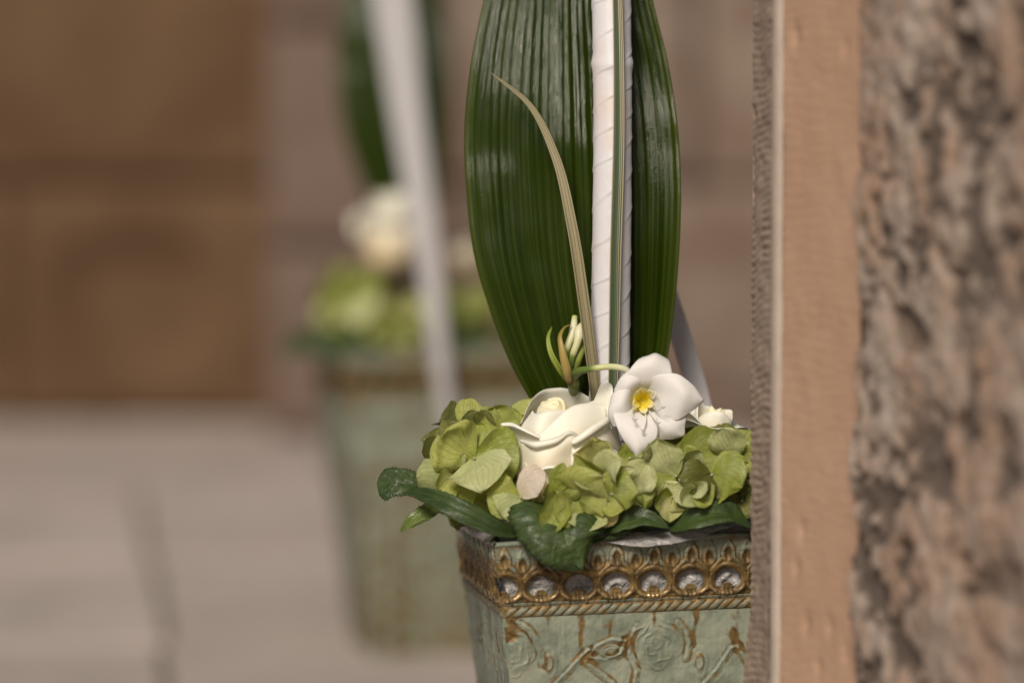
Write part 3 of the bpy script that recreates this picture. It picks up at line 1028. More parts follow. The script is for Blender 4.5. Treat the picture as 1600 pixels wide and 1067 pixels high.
# foam and crumpled film lining
FZ = RIM_Z - .012
foam = []
for s_ in (0, 1):
    for (a, b_) in ((-1, -1), (1, -1), (1, 1), (-1, 1)):
        k_ = .42 if s_ == 0 else .455
        p = Vector((PCEN.x, PCEN.y, 0)) + (U_DIR * a + V_DIR * b_) * (LP * PXM * k_ * .94)
        foam.append(Vector((p.x, p.y, FZ - (.10 if s_ == 0 else 0))))
fo = mesh('floral_foam', foam, [[3, 2, 1, 0], [4, 5, 6, 7], [0, 1, 5, 4], [1, 2, 6, 5], [2, 3, 7, 6], [3, 0, 4, 7]], M['foam'], smooth_=False)
tag(fo, 'dark green foam block under the flowers in the planter beside the jamb', 'floral foam', 'foam blocks holding the flowers')
liner = empty('film_liner', (PCEN.x, PCEN.y, FZ - .09), 'crumpled grey plastic film lining the planter beside the jamb', 'liner')


def film_wall(o, ud, nd, ext=.0):
    n, m = 60, 150
    v = np.linspace(4, 130, n); u = np.linspace(10, LP - 10, m)
    UU, VV = np.meshgrid(u, v)
    ins = .17 * LP * VV / HP
    w = 1 - .34 * VV / HP
    x = LP / 2 + (UU - LP / 2) * w
    d = 6.5 + ins + 4.5 * (1 - np.abs(fbm(UU * .045, VV * .06, None, 4, 12)) * 2) + 2.5 * fbm(UU * .15, VV * .13, None, 2, 5)
    P = np.array(tuple(o))[None, None, :] + np.array(tuple(ud)) * (x * PXM)[..., None] - np.array(tuple(nd)) * (d * PXM)[..., None]
    P[..., 2] = RIM_Z - VV * PXM
    dd = P - np.array((CORNER.x, CORNER.y, 0))
    P[..., 2] += .026 * (dd[..., 0] * U_DIR.x + dd[..., 1] * U_DIR.y) - .032 * (dd[..., 0] * V_DIR.x + dd[..., 1] * V_DIR.y)
    mesh('film_side', P.reshape(-1, 3), grid_faces(n, m), M['film'], liner)


Lm = LP * PXM
o_ = Vector((CORNER.x, CORNER.y, RIM_Z))
film_wall(o_, U_DIR, -V_DIR)
film_wall(o_ + V_DIR * Lm, -V_DIR, -U_DIR)


def flap(curves, seed):
    V, F, pc = loft(curves, 26, 60)
    d = fbm(V[:, 0] * 130, V[:, 2] * 160, None, 3, seed)
    V[:, 1] += .0022 * d; V[:, 2] += .0012 * fbm(V[:, 0] * 90, V[:, 1] * 90, None, 2, seed + 4)
    mesh('film_flap', V, F, M['film'], liner, thick=.0002)


flap([[(925, 858, 2.525), (990, 858, 2.527), (1080, 850, 2.53), (1190, 838, 2.535)],
      [(930, 838, 2.520), (1000, 832, 2.52), (1080, 822, 2.525), (1180, 806, 2.535)],
      [(938, 838, 2.512), (1000, 842, 2.508), (1075, 828, 2.515), (1185, 812, 2.528)],
      [(950, 846, 2.507), (1005, 854, 2.502), (1085, 840, 2.508), (1140, 823, 2.52)]], 3)
flap([[(712, 818, 2.69), (735, 835, 2.60), (768, 852, 2.515)],
      [(708, 806, 2.69), (738, 812, 2.60), (775, 838, 2.515)],
      [(706, 812, 2.68), (730, 826, 2.60), (762, 850, 2.505)]], 9)


# ------------------------------------------------------------------ roses
def rose_main():
    base = (886, 800, 2.565)
    root = empty('rose', at(*base), 'large open cream rose at the front beside the white lily', 'rose')
    B = lambda dx, dY: [(886 + dx, 795, 2.565 + dY)]
    petals = [
        # back petal, its inner face seen
        ('rose', [[(850, 790, 2.575), (886, 792, 2.585), (915, 790, 2.575)], [(818, 720, 2.567), (880, 712, 2.602), (935, 720, 2.575)],
                  [(812, 662, 2.560), (835, 650, 2.592), (880, 640, 2.604), (930, 650, 2.585)],
                  [(814, 660, 2.556), (837, 617, 2.578), (866, 606, 2.596), (908, 613, 2.594), (926, 624, 2.585)]]),
        # upright right petal with torn tip
        ('rose', [[(890, 790, 2.575), (915, 790, 2.565)], [(895, 705, 2.578), (930, 710, 2.566), (955, 700, 2.552)],
                  [(900, 655, 2.574), (928, 650, 2.564), (955, 655, 2.552)],
                  [(906, 632, 2.571), (926, 626, 2.565), (942, 598, 2.560), (954, 600, 2.556), (953, 640, 2.552), (950, 652, 2.550)]]),
        # inner front-left petal
        ('rose', [[(860, 790, 2.560), (890, 790, 2.562)], [(815, 715, 2.556), (850, 715, 2.531), (905, 710, 2.545)],
                  [(812, 672, 2.556), (845, 665, 2.535), (895, 660, 2.548)],
                  [(832, 640, 2.561), (838, 645, 2.547), (852, 642, 2.541), (875, 641, 2.544), (893, 640, 2.553)]]),
        # front petal rising to the right
        ('rose', [[(865, 790, 2.555), (905, 790, 2.560)], [(838, 735, 2.531), (885, 730, 2.523), (950, 722, 2.549)],
                  [(836, 700, 2.530), (885, 690, 2.522), (948, 680, 2.549)],
                  [(838, 681, 2.532), (866, 658, 2.531), (894, 634, 2.540), (922, 630, 2.549), (948, 634, 2.558)]]),
        # left petal with a curled-out point
        ('rose', [[(855, 790, 2.560), (875, 790, 2.552)], [(806, 725, 2.553), (825, 735, 2.537)],
                  [(803, 690, 2.552), (822, 695, 2.537), (842, 700, 2.527)],
                  [(797, 669, 2.552), (812, 672, 2.540), (843, 684, 2.526)],
                  [(784, 660, 2.548), (796, 659, 2.543), (815, 667, 2.531), (845, 682, 2.5235)],
                  [(782, 664, 2.545), (796, 665, 2.540), (814, 671, 2.528), (844, 685, 2.5215)]]),
        # big front petal with a rolled lip
        ('rose', [[(858, 795, 2.552), (900, 795, 2.552)], [(808, 745, 2.540), (850, 752, 2.517), (905, 745, 2.525)],
                  [(806, 712, 2.540), (850, 718, 2.512), (910, 712, 2.525)],
                  [(805, 692, 2.540), (845, 697, 2.514), (885, 688, 2.516), (914, 688, 2.529)],
                  [(812, 686, 2.537), (843, 689, 2.513), (872, 682, 2.515), (889, 672, 2.522), (908, 682, 2.532)],
                  [(812, 688, 2.533), (842, 692, 2.5095), (872, 685, 2.5115), (889, 674, 2.519), (908, 684, 2.530)],
                  [(814, 694, 2.534), (843, 700, 2.5105), (872, 693, 2.5125), (890, 680, 2.519), (909, 689, 2.529)]]),
        # right outer petal with a rolled lip
        ('rose', [[(885, 795, 2.552), (925, 795, 2.560)], [(892, 750, 2.520), (930, 748, 2.523), (976, 738, 2.557)],
                  [(892, 715, 2.517), (930, 705, 2.518), (972, 705, 2.555)],
                  [(894, 692, 2.519), (915, 680, 2.519), (940, 664, 2.530), (958, 655, 2.548)],
                  [(892, 688, 2.516), (912, 674, 2.515), (938, 657, 2.526), (953, 646, 2.545)],
                  [(892, 691, 2.514), (914, 678, 2.5125), (941, 662, 2.5235), (957, 650, 2.543)],
                  [(896, 697, 2.5150), (918, 686, 2.5140), (943, 670, 2.525), (959, 658, 2.544)]]),
        # left low petal flaring to a point
        ('rose', [[(850, 795, 2.558), (880, 795, 2.545)], [(812, 745, 2.546), (835, 758, 2.522)], [(802, 722, 2.548), (825, 735, 2.524)],
                  [(797, 708, 2.549), (815, 702, 2.534)], [(789, 707, 2.545), (808, 693, 2.534)]]),
        # low front petal
        ('rose', [[(868, 800, 2.548), (900, 800, 2.548)], [(828, 768, 2.516), (860, 775, 2.506), (895, 770, 2.512)],
                  [(826, 742, 2.514), (858, 732, 2.505), (890, 731, 2.509)], [(826, 738, 2.511), (858, 728, 2.501), (890, 728, 2.506)],
                  [(827, 742, 2.508), (858, 732, 2.498), (889, 732, 2.503)]]),
        ('rose', [[(905, 800, 2.552), (935, 800, 2.556)], [(945, 770, 2.525), (985, 765, 2.552)], [(960, 735, 2.528), (988, 735, 2.553)],
                  [(955, 700, 2.534), (977, 712, 2.552)]]),
    ]
    for i, (mt, cv) in enumerate(petals):
        V, F, pc = loft(cv, 26, 26)
        V[:, 1] += .0008 * fbm(V[:, 0] * 60, V[:, 2] * 60, None, 2, 40 + i)
        V[:, 2] += .0009 * pc[:, 0] ** 3 * fbm(V[:, 0] * 75 + i * 5, V[:, 2] * 20, None, 3, 80 + i)
        V[:, 1] += .0010 * pc[:, 0] ** 2 * fbm(V[:, 0] * 60 + i * 3, V[:, 2] * 30, None, 2, 95 + i)
        mesh('petal', V, F, M[mt], root, pc=pc, thick=.00022)
    # tight heart: petals wound into a closed dome
    n, m = 60, 120
    axis = np.array((-.05, -.50, .86)); axis /= np.linalg.norm(axis)
    x = norm(np.cross(axis, np.array([0., 1., 0.]))); y = np.cross(axis, x)
    RH, A = np.meshgrid(np.linspace(0.02, 1, n), np.linspace(0, 2 * math.pi, m, endpoint=False), indexing='ij')
    ph = 1.5 * A / math.pi / 3 * 2 + 3.3 * RH ** .8 + .12 * np.sin(2 * A + 1)
    ph = A / (2 * math.pi) * 2 + 3.1 * RH ** .8 + .10 * np.sin(2 * A + 1)
    fr = ph - np.floor(ph)
    wall = .9 - .9 * fr + .35 * np.exp(-fr * 14)
    Rr = 31 * PXM * RH ** .9 * (1 + .08 * np.cos(3 * A + .6))
    zz = 26 * PXM * (1 - RH ** 2.4) + 6.0 * PXM * wall * smooth(0, .25, RH) - 34 * PXM * smooth(.8, 1.0, RH)
    foot = np.array(tuple(at(866, 652, 2.560)))
    P = foot + x * (Rr * np.cos(A))[..., None] + y * (Rr * np.sin(A))[..., None] + axis * zz[..., None]
    mesh('rose_heart', P.reshape(-1, 3), grid_faces(n, m, True), M['rose_heart'], root, pc=np.stack([.35 + .65 * (1 - fr), A / 6.3, RH], -1).reshape(-1, 3))
    return root


def spiral_petals(parent, foot, axis, R, H, specs, mat, lip=0.0):
    axis = np.array(tuple(axis)); x = norm(np.cross(axis, np.array([0.0, 1.0, 0.0]))); y = np.cross(axis, x)
    foot = np.array(tuple(foot))
    for i, (rf, hf, phi, wid, lean) in enumerate(specs):
        n, m = 16, 22
        T, S = np.meshgrid(np.linspace(0, 1, n), np.linspace(-1, 1, m), indexing='ij')
        r = R * rf
        prof = np.interp(T, [0, .25, .55, .85, 1], [.35, .82, 1.0, 1.0 + lean * .35, 1.0 + lean])
        top = 1 - .22 * np.abs(S) ** 2.6 + .03 * np.sin(S * 5 + i)
        z = H * hf * T * top
        a = np.radians(phi) + np.radians(wid / 2) * S * (.45 + .55 * np.sin(np.clip(T * 1.3, 0, 1) * math.pi / 2))
        rad = r * prof + .06 * R * S
        if lip:
            cu = np.clip((T - .80) / .20, 0, 1)
            rad = rad + lip * R * (1 - np.cos(cu * math.pi * .6)) * (1 - .3 * S ** 2)
            z = z - lip * R * .8 * cu ** 2.2
        P = foot + x * (rad * np.cos(a))[..., None] + y * (rad * np.sin(a))[..., None] + axis * z[..., None]
        P = P + axis * (H * .02 * fbm(a * 2, T * 3, None, 2, i + 5))[..., None] + (x * np.cos(a)[..., None] + y * np.sin(a)[..., None]) * (R * .05 * fbm(a * 1.5, T * 2, None, 2, i + 9))[..., None]
        pc = np.stack([T, S * .5 + .5, T * 0 + .5], -1).reshape(-1, 3)
        mesh('petal', P.reshape(-1, 3), grid_faces(n, m), M[mat], parent, pc=pc, thick=.0002)


def rose_whole(pos, axis, R, label, mat='rose'):
    root = empty('rose', pos, label, 'rose')
    sp = [(.16, 1.0, 0, 250, -.3), (.20, 1.0, 140, 230, -.3), (.33, 1.0, 60, 200, -.25), (.38, .99, 210, 190, -.2)]
    spiral_petals(root, pos, axis, R, R * 1.75, sp, 'rose_heart')
    sp = [(.52, .99, 320, 160, -.1), (.56, .98, 100, 160, -.08), (.60, .98, 215, 160, -.05)]
    spiral_petals(root, pos, axis, R, R * 1.75, sp, mat)
    sp = [(.76, .95, 20, 140, .0), (.78, .94, 140, 140, .02), (.80, .94, 265, 140, .02), (.92, .86, 75, 125, .06), (.94, .85, 200, 125, .06), (.95, .84, 320, 125, .06)]
    spiral_petals(root, pos, axis, R, R * 1.75, sp, mat, lip=.20)
    return root


rose1 = rose_main()
rose2 = rose_whole(at(1092, 726, 2.60), Vector((.28, -.12, 1)).normalized(), 56 * PXM, 'cream rose half hidden behind the white lily, by the jamb')
rose3 = rose_whole(at(806, 722, 2.66), Vector((-.1, .05, 1)).normalized(), 50 * PXM, 'white rose barely showing behind the left hydrangea head')


# ------------------------------------------------------------------ the white lily with its umbel of buds
def tubeo(name, pts, radii, mat, parent, n=24, k=12):
    V, F, pc = tube([at(*p) for p in pts], [r * PXM for r in radii], n, k)
    return mesh(name, V, F, mat, parent, pc=pc)


lily = empty('white_lily', at(899, 700, 2.575), 'nodding white lily with yellow throat on a stem with green buds', 'lily')
tubeo('stem', [(905, 760, 2.618), (901, 660, 2.615), (898, 618, 2.604), (896, 596, 2.584)], [9, 9, 9.5, 10], M['stem'], lily)
fl = empty('flower', at(1000, 622, 2.535), parent=lily)
HN = Vector((0, -1, 0.1))
TEPAL = [
    [[(986, 620, 2.541), (1003, 618, 2.543), (1018, 620, 2.541)], [(978, 596, 2.530), (1010, 592, 2.5285), (1052, 596, 2.529)],
     [(984, 577, 2.529), (1016, 572, 2.5265), (1050, 580, 2.529)], [(994, 565, 2.5315), (1022, 557, 2.529), (1047, 566, 2.5325)], [(1004, 558, 2.541), (1024, 552, 2.540), (1042, 560, 2.542)]],
    [[(1004, 612, 2.541), (1010, 634, 2.541)], [(1026, 586, 2.526), (1042, 612, 2.5235), (1030, 648, 2.526)],
     [(1056, 584, 2.524), (1070, 612, 2.5195), (1054, 658, 2.523)], [(1082, 600, 2.5245), (1085, 618, 2.522), (1076, 646, 2.525)], [(1097, 622, 2.526), (1100, 626, 2.5255), (1096, 630, 2.5265)]],
    [[(1012, 625, 2.541), (998, 635, 2.541)], [(1052, 636, 2.5275), (1030, 652, 2.5245), (1004, 664, 2.5265)],
     [(1072, 648, 2.5265), (1052, 668, 2.522), (1022, 684, 2.525)], [(1070, 666, 2.5265), (1060, 676, 2.524), (1044, 686, 2.5265)], [(1070, 680, 2.527), (1068, 682, 2.5265), (1064, 683, 2.527)]],
    [[(1008, 634, 2.541), (992, 632, 2.541)], [(1028, 658, 2.523), (995, 662, 2.520), (958, 644, 2.525)],
     [(1026, 684, 2.519), (994, 688, 2.515), (966, 672, 2.520)], [(1012, 702, 2.518), (995, 704, 2.5145), (979, 694, 2.5185)], [(1000, 714, 2.518), (996, 717, 2.517), (991, 711, 2.518)]],
    [[(994, 634, 2.541), (996, 617, 2.541)], [(976, 658, 2.528), (971, 636, 2.5245), (978, 608, 2.527)],
     [(959, 668, 2.530), (953, 645, 2.526), (960, 612, 2.529)], [(955, 662, 2.535), (950, 650, 2.533), (953, 630, 2.535)], [(957, 672, 2.539), (956, 673, 2.539), (954, 670, 2.539)]],
    [[(996, 625, 2.541), (1004, 615, 2.541)], [(970, 618, 2.5295), (979, 600, 2.527), (1000, 588, 2.529)],
     [(960, 612, 2.532), (970, 592, 2.530), (988, 577, 2.531)], [(964, 602, 2.539), (973, 590, 2.539), (984, 581, 2.539)]],
]
for i, cv in enumerate(TEPAL):
    V, F, pc = loft(cv, 26, 25)
    V[:, 1] += .0011 * fbm(V[:, 0] * 70, V[:, 2] * 70, None, 3, 140 + i) * pc[:, 0]
    V[:, 2] += .0010 * fbm(V[:, 0] * 120, V[:, 2] * 60, None, 2, 150 + i) * pc[:, 0] ** 2
    mesh('tepal', V, F, M['lily'], fl, pc=pc, thick=.0002)
for i, (tx, ty, w) in enumerate(((993, 612, 13), (1004, 605, 17), (1019, 611, 16), (989, 634, 14), (1007, 646, 15), (1021, 634, 14))):
    V, F, pc = surf([at(1003, 626, 2.5425), at((1003 + tx) / 2, (626 + ty) / 2, 2.533), at(tx, ty, 2.5235)], w * PXM, HN, w_sepal, 10, 9, .25, .03, 0, seed=i + 3)
    mesh('corona_lobe', V, F, M['corona'], fl, pc=pc, thick=.0004)
V, F, pc = loft([[(990, 612, 2.5335), (1003, 607, 2.533), (1017, 613, 2.5335)], [(988, 627, 2.5345), (1003, 626, 2.5375), (1020, 627, 2.5345)], [(993, 641, 2.533), (1005, 645, 2.533), (1016, 639, 2.533)]], 12, 14)
pc[:, 0] = .2
mesh('throat', V, F, M['corona'], fl, pc=pc)
for i, (p1, p2, p3) in enumerate((((1008, 640), (1008, 662), (1004, 672)), ((1018, 634), (1030, 640), (1036, 636)), ((1014, 642), (1024, 656), (1028, 660)), ((990, 636), (988, 648), (992, 655)), ((1018, 612), (1024, 616), (1020, 622)))):
    f_ = tubeo('filament', [(*p1, 2.530), (*p2, 2.517), (*p3, 2.514)], [1.6, 1.2, 1.0], M['filament'], fl, 10, 6)
    V, F, pc = tube([at(p3[0] - 3, p3[1] - 2, 2.5132), at(p3[0], p3[1] + 1, 2.512), at(p3[0] + 4, p3[1] - 1, 2.5132)], [.6 * PXM, 1.7 * PXM, .6 * PXM], 8, 6)
    mesh('anther', V, F, M['anther'], f_, pc=pc)
tubeo('flower_tube', [(896, 588, 2.566), (908, 579, 2.548), (930, 575, 2.541), (958, 573, 2.541), (976, 577, 2.543), (990, 592, 2.547), (999, 618, 2.553)], [6.5, 7.5, 5.2, 5, 5.4, 6.5, 9], M['flower_tube'], lily, 36)
tubeo('bud', [(884, 566, 2.574), (886, 545, 2.572), (895, 520, 2.575), (898, 494, 2.580)], [5.5, 6, 6.5, 4.5], M['bud'], lily)
tubeo('bud', [(893, 572, 2.570), (895, 555, 2.566), (902, 535, 2.566), (906, 515, 2.570), (911, 505, 2.575)], [5, 5.5, 6, 9, 4], M['bud'], lily)
tubeo('bud', [(903, 575, 2.580), (906, 548, 2.582), (914, 510, 2.588), (922, 478, 2.590)], [4.5, 5, 7.5, 3.5], M['bract_green'], lily)
tubeo('bud', [(898, 578, 2.572), (903, 560, 2.570), (909, 545, 2.572), (914, 536, 2.575)], [5, 7, 7, 3], M['bract_green'], lily)
V, F, pc = surf([at(*p) for p in ((890, 596, 2.570), (874, 575, 2.560), (860, 548, 2.558), (857, 525, 2.562), (862, 511, 2.566))], 13 * PXM, HN, w_blade, 20, 7, .8, .02, 20, seed=4)
mesh('bract', V, F, M['bract_green'], lily, pc=pc, thick=.0012)
V, F, pc = surf([at(*p) for p in ((893, 601, 2.566), (886, 580, 2.557), (877, 548, 2.556), (874, 525, 2.560), (882, 511, 2.566), (892, 507, 2.572))], 13 * PXM, HN, lambda t: np.sin(np.clip(t * .92 + .05, 0, 1) ** .5 * math.pi) ** 1.0 + .12, 26, 9, -.6, .05, (-10, 75), seed=5)
mesh('spathe', V, F, M['spathe'], lily, pc=pc, thick=.0006)


# ------------------------------------------------------------------ hydrangea heads
def sepal_mesh(parent, c, tip, w, cup, bow, roll, mat, seed, ruffle=.10, curl=0.0, hint=HN):
    c = np.array(tuple(c)); tip = np.array(tuple(tip))
    L = np.linalg.norm(tip - c)
    h = np.array(tuple(hint))
    mid1 = c + (tip - c) * .38 + h * bow * L
    mid2 = c + (tip - c) * .72 + h * bow * L * .8
    r_ = random.Random(seed * 13 + 5)
    side = np.cross(tip - c, h); side = side / (np.linalg.norm(side) + 1e-9)
    sb = r_.uniform(-.10, .10) * L
    mid1 = mid1 + side * sb; mid2 = mid2 + side * sb * .8
    V, F, pc = surf([c, mid1, mid2, tip], w * 1.16, hint, w_pointed if r_.random() < .55 else w_sepal, 19, 17, cup, ruffle, roll, seed=seed, curl=curl + r_.uniform(-.25, .35),
                    vein=.03, crinkle=.02, fold=r_.uniform(-.12, .30), lipc=r_.uniform(-.30, .22), ragged=.13)
    return mesh('sepal', V, F, M[mat], parent, pc=pc)


def floret(head, c, sepals, mat='sepal', seed=0):
    """c = (px, py, Y); sepals = (tip px, tip py, tip dY, width px, cup, bow, roll[, material])"""
    cw = at(*c)
    V, F, pc = tube([at(c[0] + 3, c[1] + 16, c[2] + .016), at(c[0] + 1, c[1] + 5, c[2] + .006), cw, cw + Vector((0, -.0022, .0004))], [1.6 * PXM, 2 * PXM, 4.2 * PXM, 2.2 * PXM], 9, 8)
    f_ = mesh('floret', V, F, M['floret_eye'], head, loc=cw, pc=pc)
    for i, s_ in enumerate(sepals):
        tx, ty, dY, w, cup, bow, roll = s_[:7]
        mt = s_[7] if len(s_) > 7 else mat
        sepal_mesh(f_, cw, at(tx, ty, c[2] + dY), w * PXM, cup, bow, roll, mt, seed * 5 + i + 1)
    return f_


def wild_floret(head, pos, nrm, R, mat, seed):
    r_ = random.Random(seed)
    nrm = Vector(nrm).normalized()
    a = nrm.cross(Vector((.3, .2, 1))).normalized(); b = nrm.cross(a)
    V, F, pc = tube([Vector(pos) - nrm * .018, Vector(pos) - nrm * .006, Vector(pos), Vector(pos) + nrm * .0022], [1.6 * PXM, 2 * PXM, 4.2 * PXM, 2.2 * PXM], 9, 8)
    f_ = mesh('floret', V, F, M['floret_eye'], head, loc=pos, pc=pc)
    ph = r_.uniform(0, 6.28)
    for i in range(4):
        an = ph + i * math.pi / 2 + r_.uniform(-.2, .2)
        d = a * math.cos(an) + b * math.sin(an)
        Lr = R * r_.uniform(.85, 1.15)
        tip = Vector(pos) + d * Lr + nrm * Lr * r_.uniform(-.30, .42)
        sepal_mesh(f_, pos, tip, R * r_.uniform(1.0, 1.3), r_.uniform(-.25, .3), r_.uniform(-.05, .15), r_.uniform(-22, 22), mat, seed * 5 + i, hint=nrm)
    return f_


# left head
hyd1 = empty('hydrangea_head', at(742, 800, 2.575), 'pale green hydrangea head spilling over the left corner of the near planter', 'hydrangea')
tubeo('stem', [(790, 870, 2.61), (770, 830, 2.60), (745, 775, 2.58), (742, 745, 2.575)], [7, 6, 5, 4], M['stem'], hyd1)
floret(hyd1, (741, 716, 2.531), [(688, 682, -.010, 84, .18, -.05, 6), (812, 722, -.004, 84, -.10, -.02, 0), (752, 770, -.030, 92, .32, .12, -6, 'sepal_pale'), (744, 662, .012, 86, -.1, .0, 0)], seed=1)
floret(hyd1, (712, 738, 2.535), [(650, 750, -.010, 52, -.35, .10, 10, 'sepal_pale'), (684, 768, -.012, 42, .2, .1, 20), (738, 790, -.012, 54, .2, .05, -10), (728, 706, -.010, 14, .5, .0, 0, 'sepal_pale')], seed=2)
floret(hyd1, (814, 777, 2.508), [(760, 768, .000, 62, -.15, .06, 6, 'sepal'), (782, 804, -.008, 54, -.2, .05, 0, 'sepal_pale'), (852, 740, -.012, 44, .55, .02, 30, 'sepal_pink'), (848, 796, .004, 44, .1, .03, 0, 'sepal_cream')], seed=3)
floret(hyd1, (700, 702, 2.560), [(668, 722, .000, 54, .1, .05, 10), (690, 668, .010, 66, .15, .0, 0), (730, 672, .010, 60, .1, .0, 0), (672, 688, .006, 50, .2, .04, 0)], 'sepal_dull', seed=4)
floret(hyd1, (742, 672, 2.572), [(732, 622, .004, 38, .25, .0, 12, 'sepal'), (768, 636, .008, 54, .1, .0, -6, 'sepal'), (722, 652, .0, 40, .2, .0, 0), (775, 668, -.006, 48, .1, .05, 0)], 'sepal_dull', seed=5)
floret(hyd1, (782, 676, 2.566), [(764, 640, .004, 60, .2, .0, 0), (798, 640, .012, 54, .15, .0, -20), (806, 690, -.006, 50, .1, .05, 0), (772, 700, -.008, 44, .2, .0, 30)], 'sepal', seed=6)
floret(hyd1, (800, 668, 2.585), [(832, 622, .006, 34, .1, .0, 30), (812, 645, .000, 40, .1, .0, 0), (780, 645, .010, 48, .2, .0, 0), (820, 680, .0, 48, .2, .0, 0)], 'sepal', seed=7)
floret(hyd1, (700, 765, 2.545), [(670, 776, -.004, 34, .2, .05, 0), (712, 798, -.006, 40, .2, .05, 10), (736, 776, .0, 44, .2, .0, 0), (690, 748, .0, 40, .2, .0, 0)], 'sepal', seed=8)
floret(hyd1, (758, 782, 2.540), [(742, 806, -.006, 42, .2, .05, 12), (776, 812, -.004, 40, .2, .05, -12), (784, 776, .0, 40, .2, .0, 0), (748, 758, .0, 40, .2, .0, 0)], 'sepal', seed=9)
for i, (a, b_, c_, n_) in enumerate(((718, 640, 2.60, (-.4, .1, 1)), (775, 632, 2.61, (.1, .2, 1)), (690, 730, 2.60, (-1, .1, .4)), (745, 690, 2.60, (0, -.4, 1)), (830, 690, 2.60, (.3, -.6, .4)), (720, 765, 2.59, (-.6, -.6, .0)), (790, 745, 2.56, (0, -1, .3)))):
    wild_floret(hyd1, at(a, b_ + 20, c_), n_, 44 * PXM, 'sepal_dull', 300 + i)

# centre head
hyd2 = empty('hydrangea_head', at(910, 815, 2.56), 'low green hydrangea head below the large rose, over the planter rim', 'hydrangea')
tubeo('stem', [(920, 880, 2.60), (915, 850, 2.58), (908, 800, 2.54)], [7, 6, 4], M['stem'], hyd2)
floret(hyd2, (900, 778, 2.500), [(864, 748, -.004, 76, -.35, .04, 34), (940, 742, -.014, 74, -.35, .14, -22), (944, 806, -.006, 46, -.2, .08, -30), (868, 806, -.010, 60, .25, .05, 20)], seed=11)
floret(hyd2, (872, 770, 2.4985), [(880, 722, .002, 30, .35, .02, 10), (848, 826, -.008, 40, .55, .04, 10), (905, 752, -.004, 38, .2, .0, 0)], seed=12)
floret(hyd2, (916, 792, 2.506), [(908, 830, -.016, 62, .10, .05, 4, 'sepal_pale'), (968, 800, -.008, 44, .15, .08, 10, 'sepal_cream'), (950, 768, -.008, 44, .3, .0, 0)], seed=13)
floret(hyd2, (936, 716, 2.513), [(925, 682, -.004, 36, .3, .05, -12, 'sepal_cream'), (952, 690, -.004, 38, .3, .05, 10, 'sepal_cream'), (898, 706, -.012, 50, .25, .06, -20, 'sepal_cream'), (905, 742, -.006, 48, .1, .05, 0, 'sepal_cream')], 'sepal_cream', seed=14)
floret(hyd2, (944, 742, 2.502), [(972, 718, -.014, 50, .45, .10, 12, 'sepal_pale'), (894, 708, -.012, 20, .3, .05, 30), (896, 750, -.012, 24, .5, .12, 10, 'sepal_pale'), (996, 732, -.008, 22, .4, .08, -30, 'sepal_pale')], seed=15)
floret(hyd2, (956, 772, 2.500), [(998, 768, -.012, 50, -.3, .16, 0), (985, 742, -.006, 46, .15, .05, 0), (975, 796, -.004, 50, .15, .05, 6), (958, 735, .004, 44, .2, .05, 0)], 'sepal', seed=16)
floret(hyd2, (990, 772, 2.508), [(1014, 722, -.010, 50, .18, .08, 16, 'sepal_pale'), (1024, 772, -.006, 56, -.15, .10, 10), (1000, 800, .0, 46, .2, .04, 0), (970, 745, .0, 40, .2, .0, 0)], 'sepal', seed=17)
floret(hyd2, (850, 790, 2.515), [(830, 798, -.012, 34, .3, .05, 10), (868, 800, -.004, 34, .2, .03, 0), (858, 770, .0, 30, .2, .0, 0)], 'sepal', seed=18)
floret(hyd2, (984, 716, 2.520), [(1012, 690, -.002, 36, .25, .0, 20, 'sepal_dull'), (966, 702, -.002, 30, .2, .0, 0), (1006, 718, -.006, 44, .15, .05, 0), (978, 738, -.006, 40, .2, .0, 0)], 'sepal', seed=19)
for i, (a, b_, c_, n_) in enumerate(((900, 760, 2.535, (0, -1, .5)), (960, 745, 2.54, (.2, -.8, .8)), (940, 800, 2.535, (0, -1, .0)), (1000, 760, 2.54, (.3, -.9, .5)), (870, 800, 2.54, (-.3, -.9, .0)), (985, 805, 2.535, (.2, -1, 0)))):
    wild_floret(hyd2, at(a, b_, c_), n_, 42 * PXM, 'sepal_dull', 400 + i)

# right head
hyd3 = empty('hydrangea_head', at(1100, 800, 2.575), 'green hydrangea head with browned edges pressed against the stone jamb', 'hydrangea')
tubeo('stem', [(1100, 880, 2.61), (1102, 840, 2.59), (1100, 770, 2.56)], [7, 6, 4], M['stem'], hyd3)
floret(hyd3, (1056, 744, 2.522), [(1028, 682, -.008, 58, .12, .04, 14, 'sepal_pale'), (1000, 738, -.004, 66, .1, .05, -20), (1046, 706, .012, 74, -.1, .0, 0), (1070, 720, .0, 44, .2, .0, 0)], seed=21)
floret(hyd3, (1072, 734, 2.526), [(1062, 690, .0, 48, .2, .02, 0), (1136, 702, .006, 88, -.08, .02, 0), (1098, 706, -.012, 32, .35, .05, -24, 'sepal_pale'), (1062, 752, -.004, 26, .2, .0, 0)], seed=22)
floret(hyd3, (1112, 742, 2.513), [(1062, 756, -.010, 56, -.25, .10, 12, 'sepal_dull'), (1170, 722, .004, 54, -.1, .05, 0), (1160, 762, -.012, 72, -.2, .06, -6), (1120, 780, -.004, 44, .3, .05, 30, 'sepal_dull')], seed=23)
floret(hyd3, (1148, 716, 2.528), [(1126, 668, -.010, 54, .12, .05, 22, 'sepal_pale'), (1172, 672, .006, 76, -.05, .0, 0), (1186, 730, .0, 60, .1, .0, 0), (1140, 742, -.006, 44, .2, .05, 0)], seed=24)
floret(hyd3, (1084, 768, 2.510), [(1064, 790, -.016, 34, .55, .15, 30, 'sepal_pale'), (1104, 752, -.010, 24, .5, .1, 20, 'sepal_pale'), (1112, 788, -.006, 46, .3, .05, 26), (1052, 764, -.006, 36, .3, .05, 12, 'sepal_pale')], seed=25)
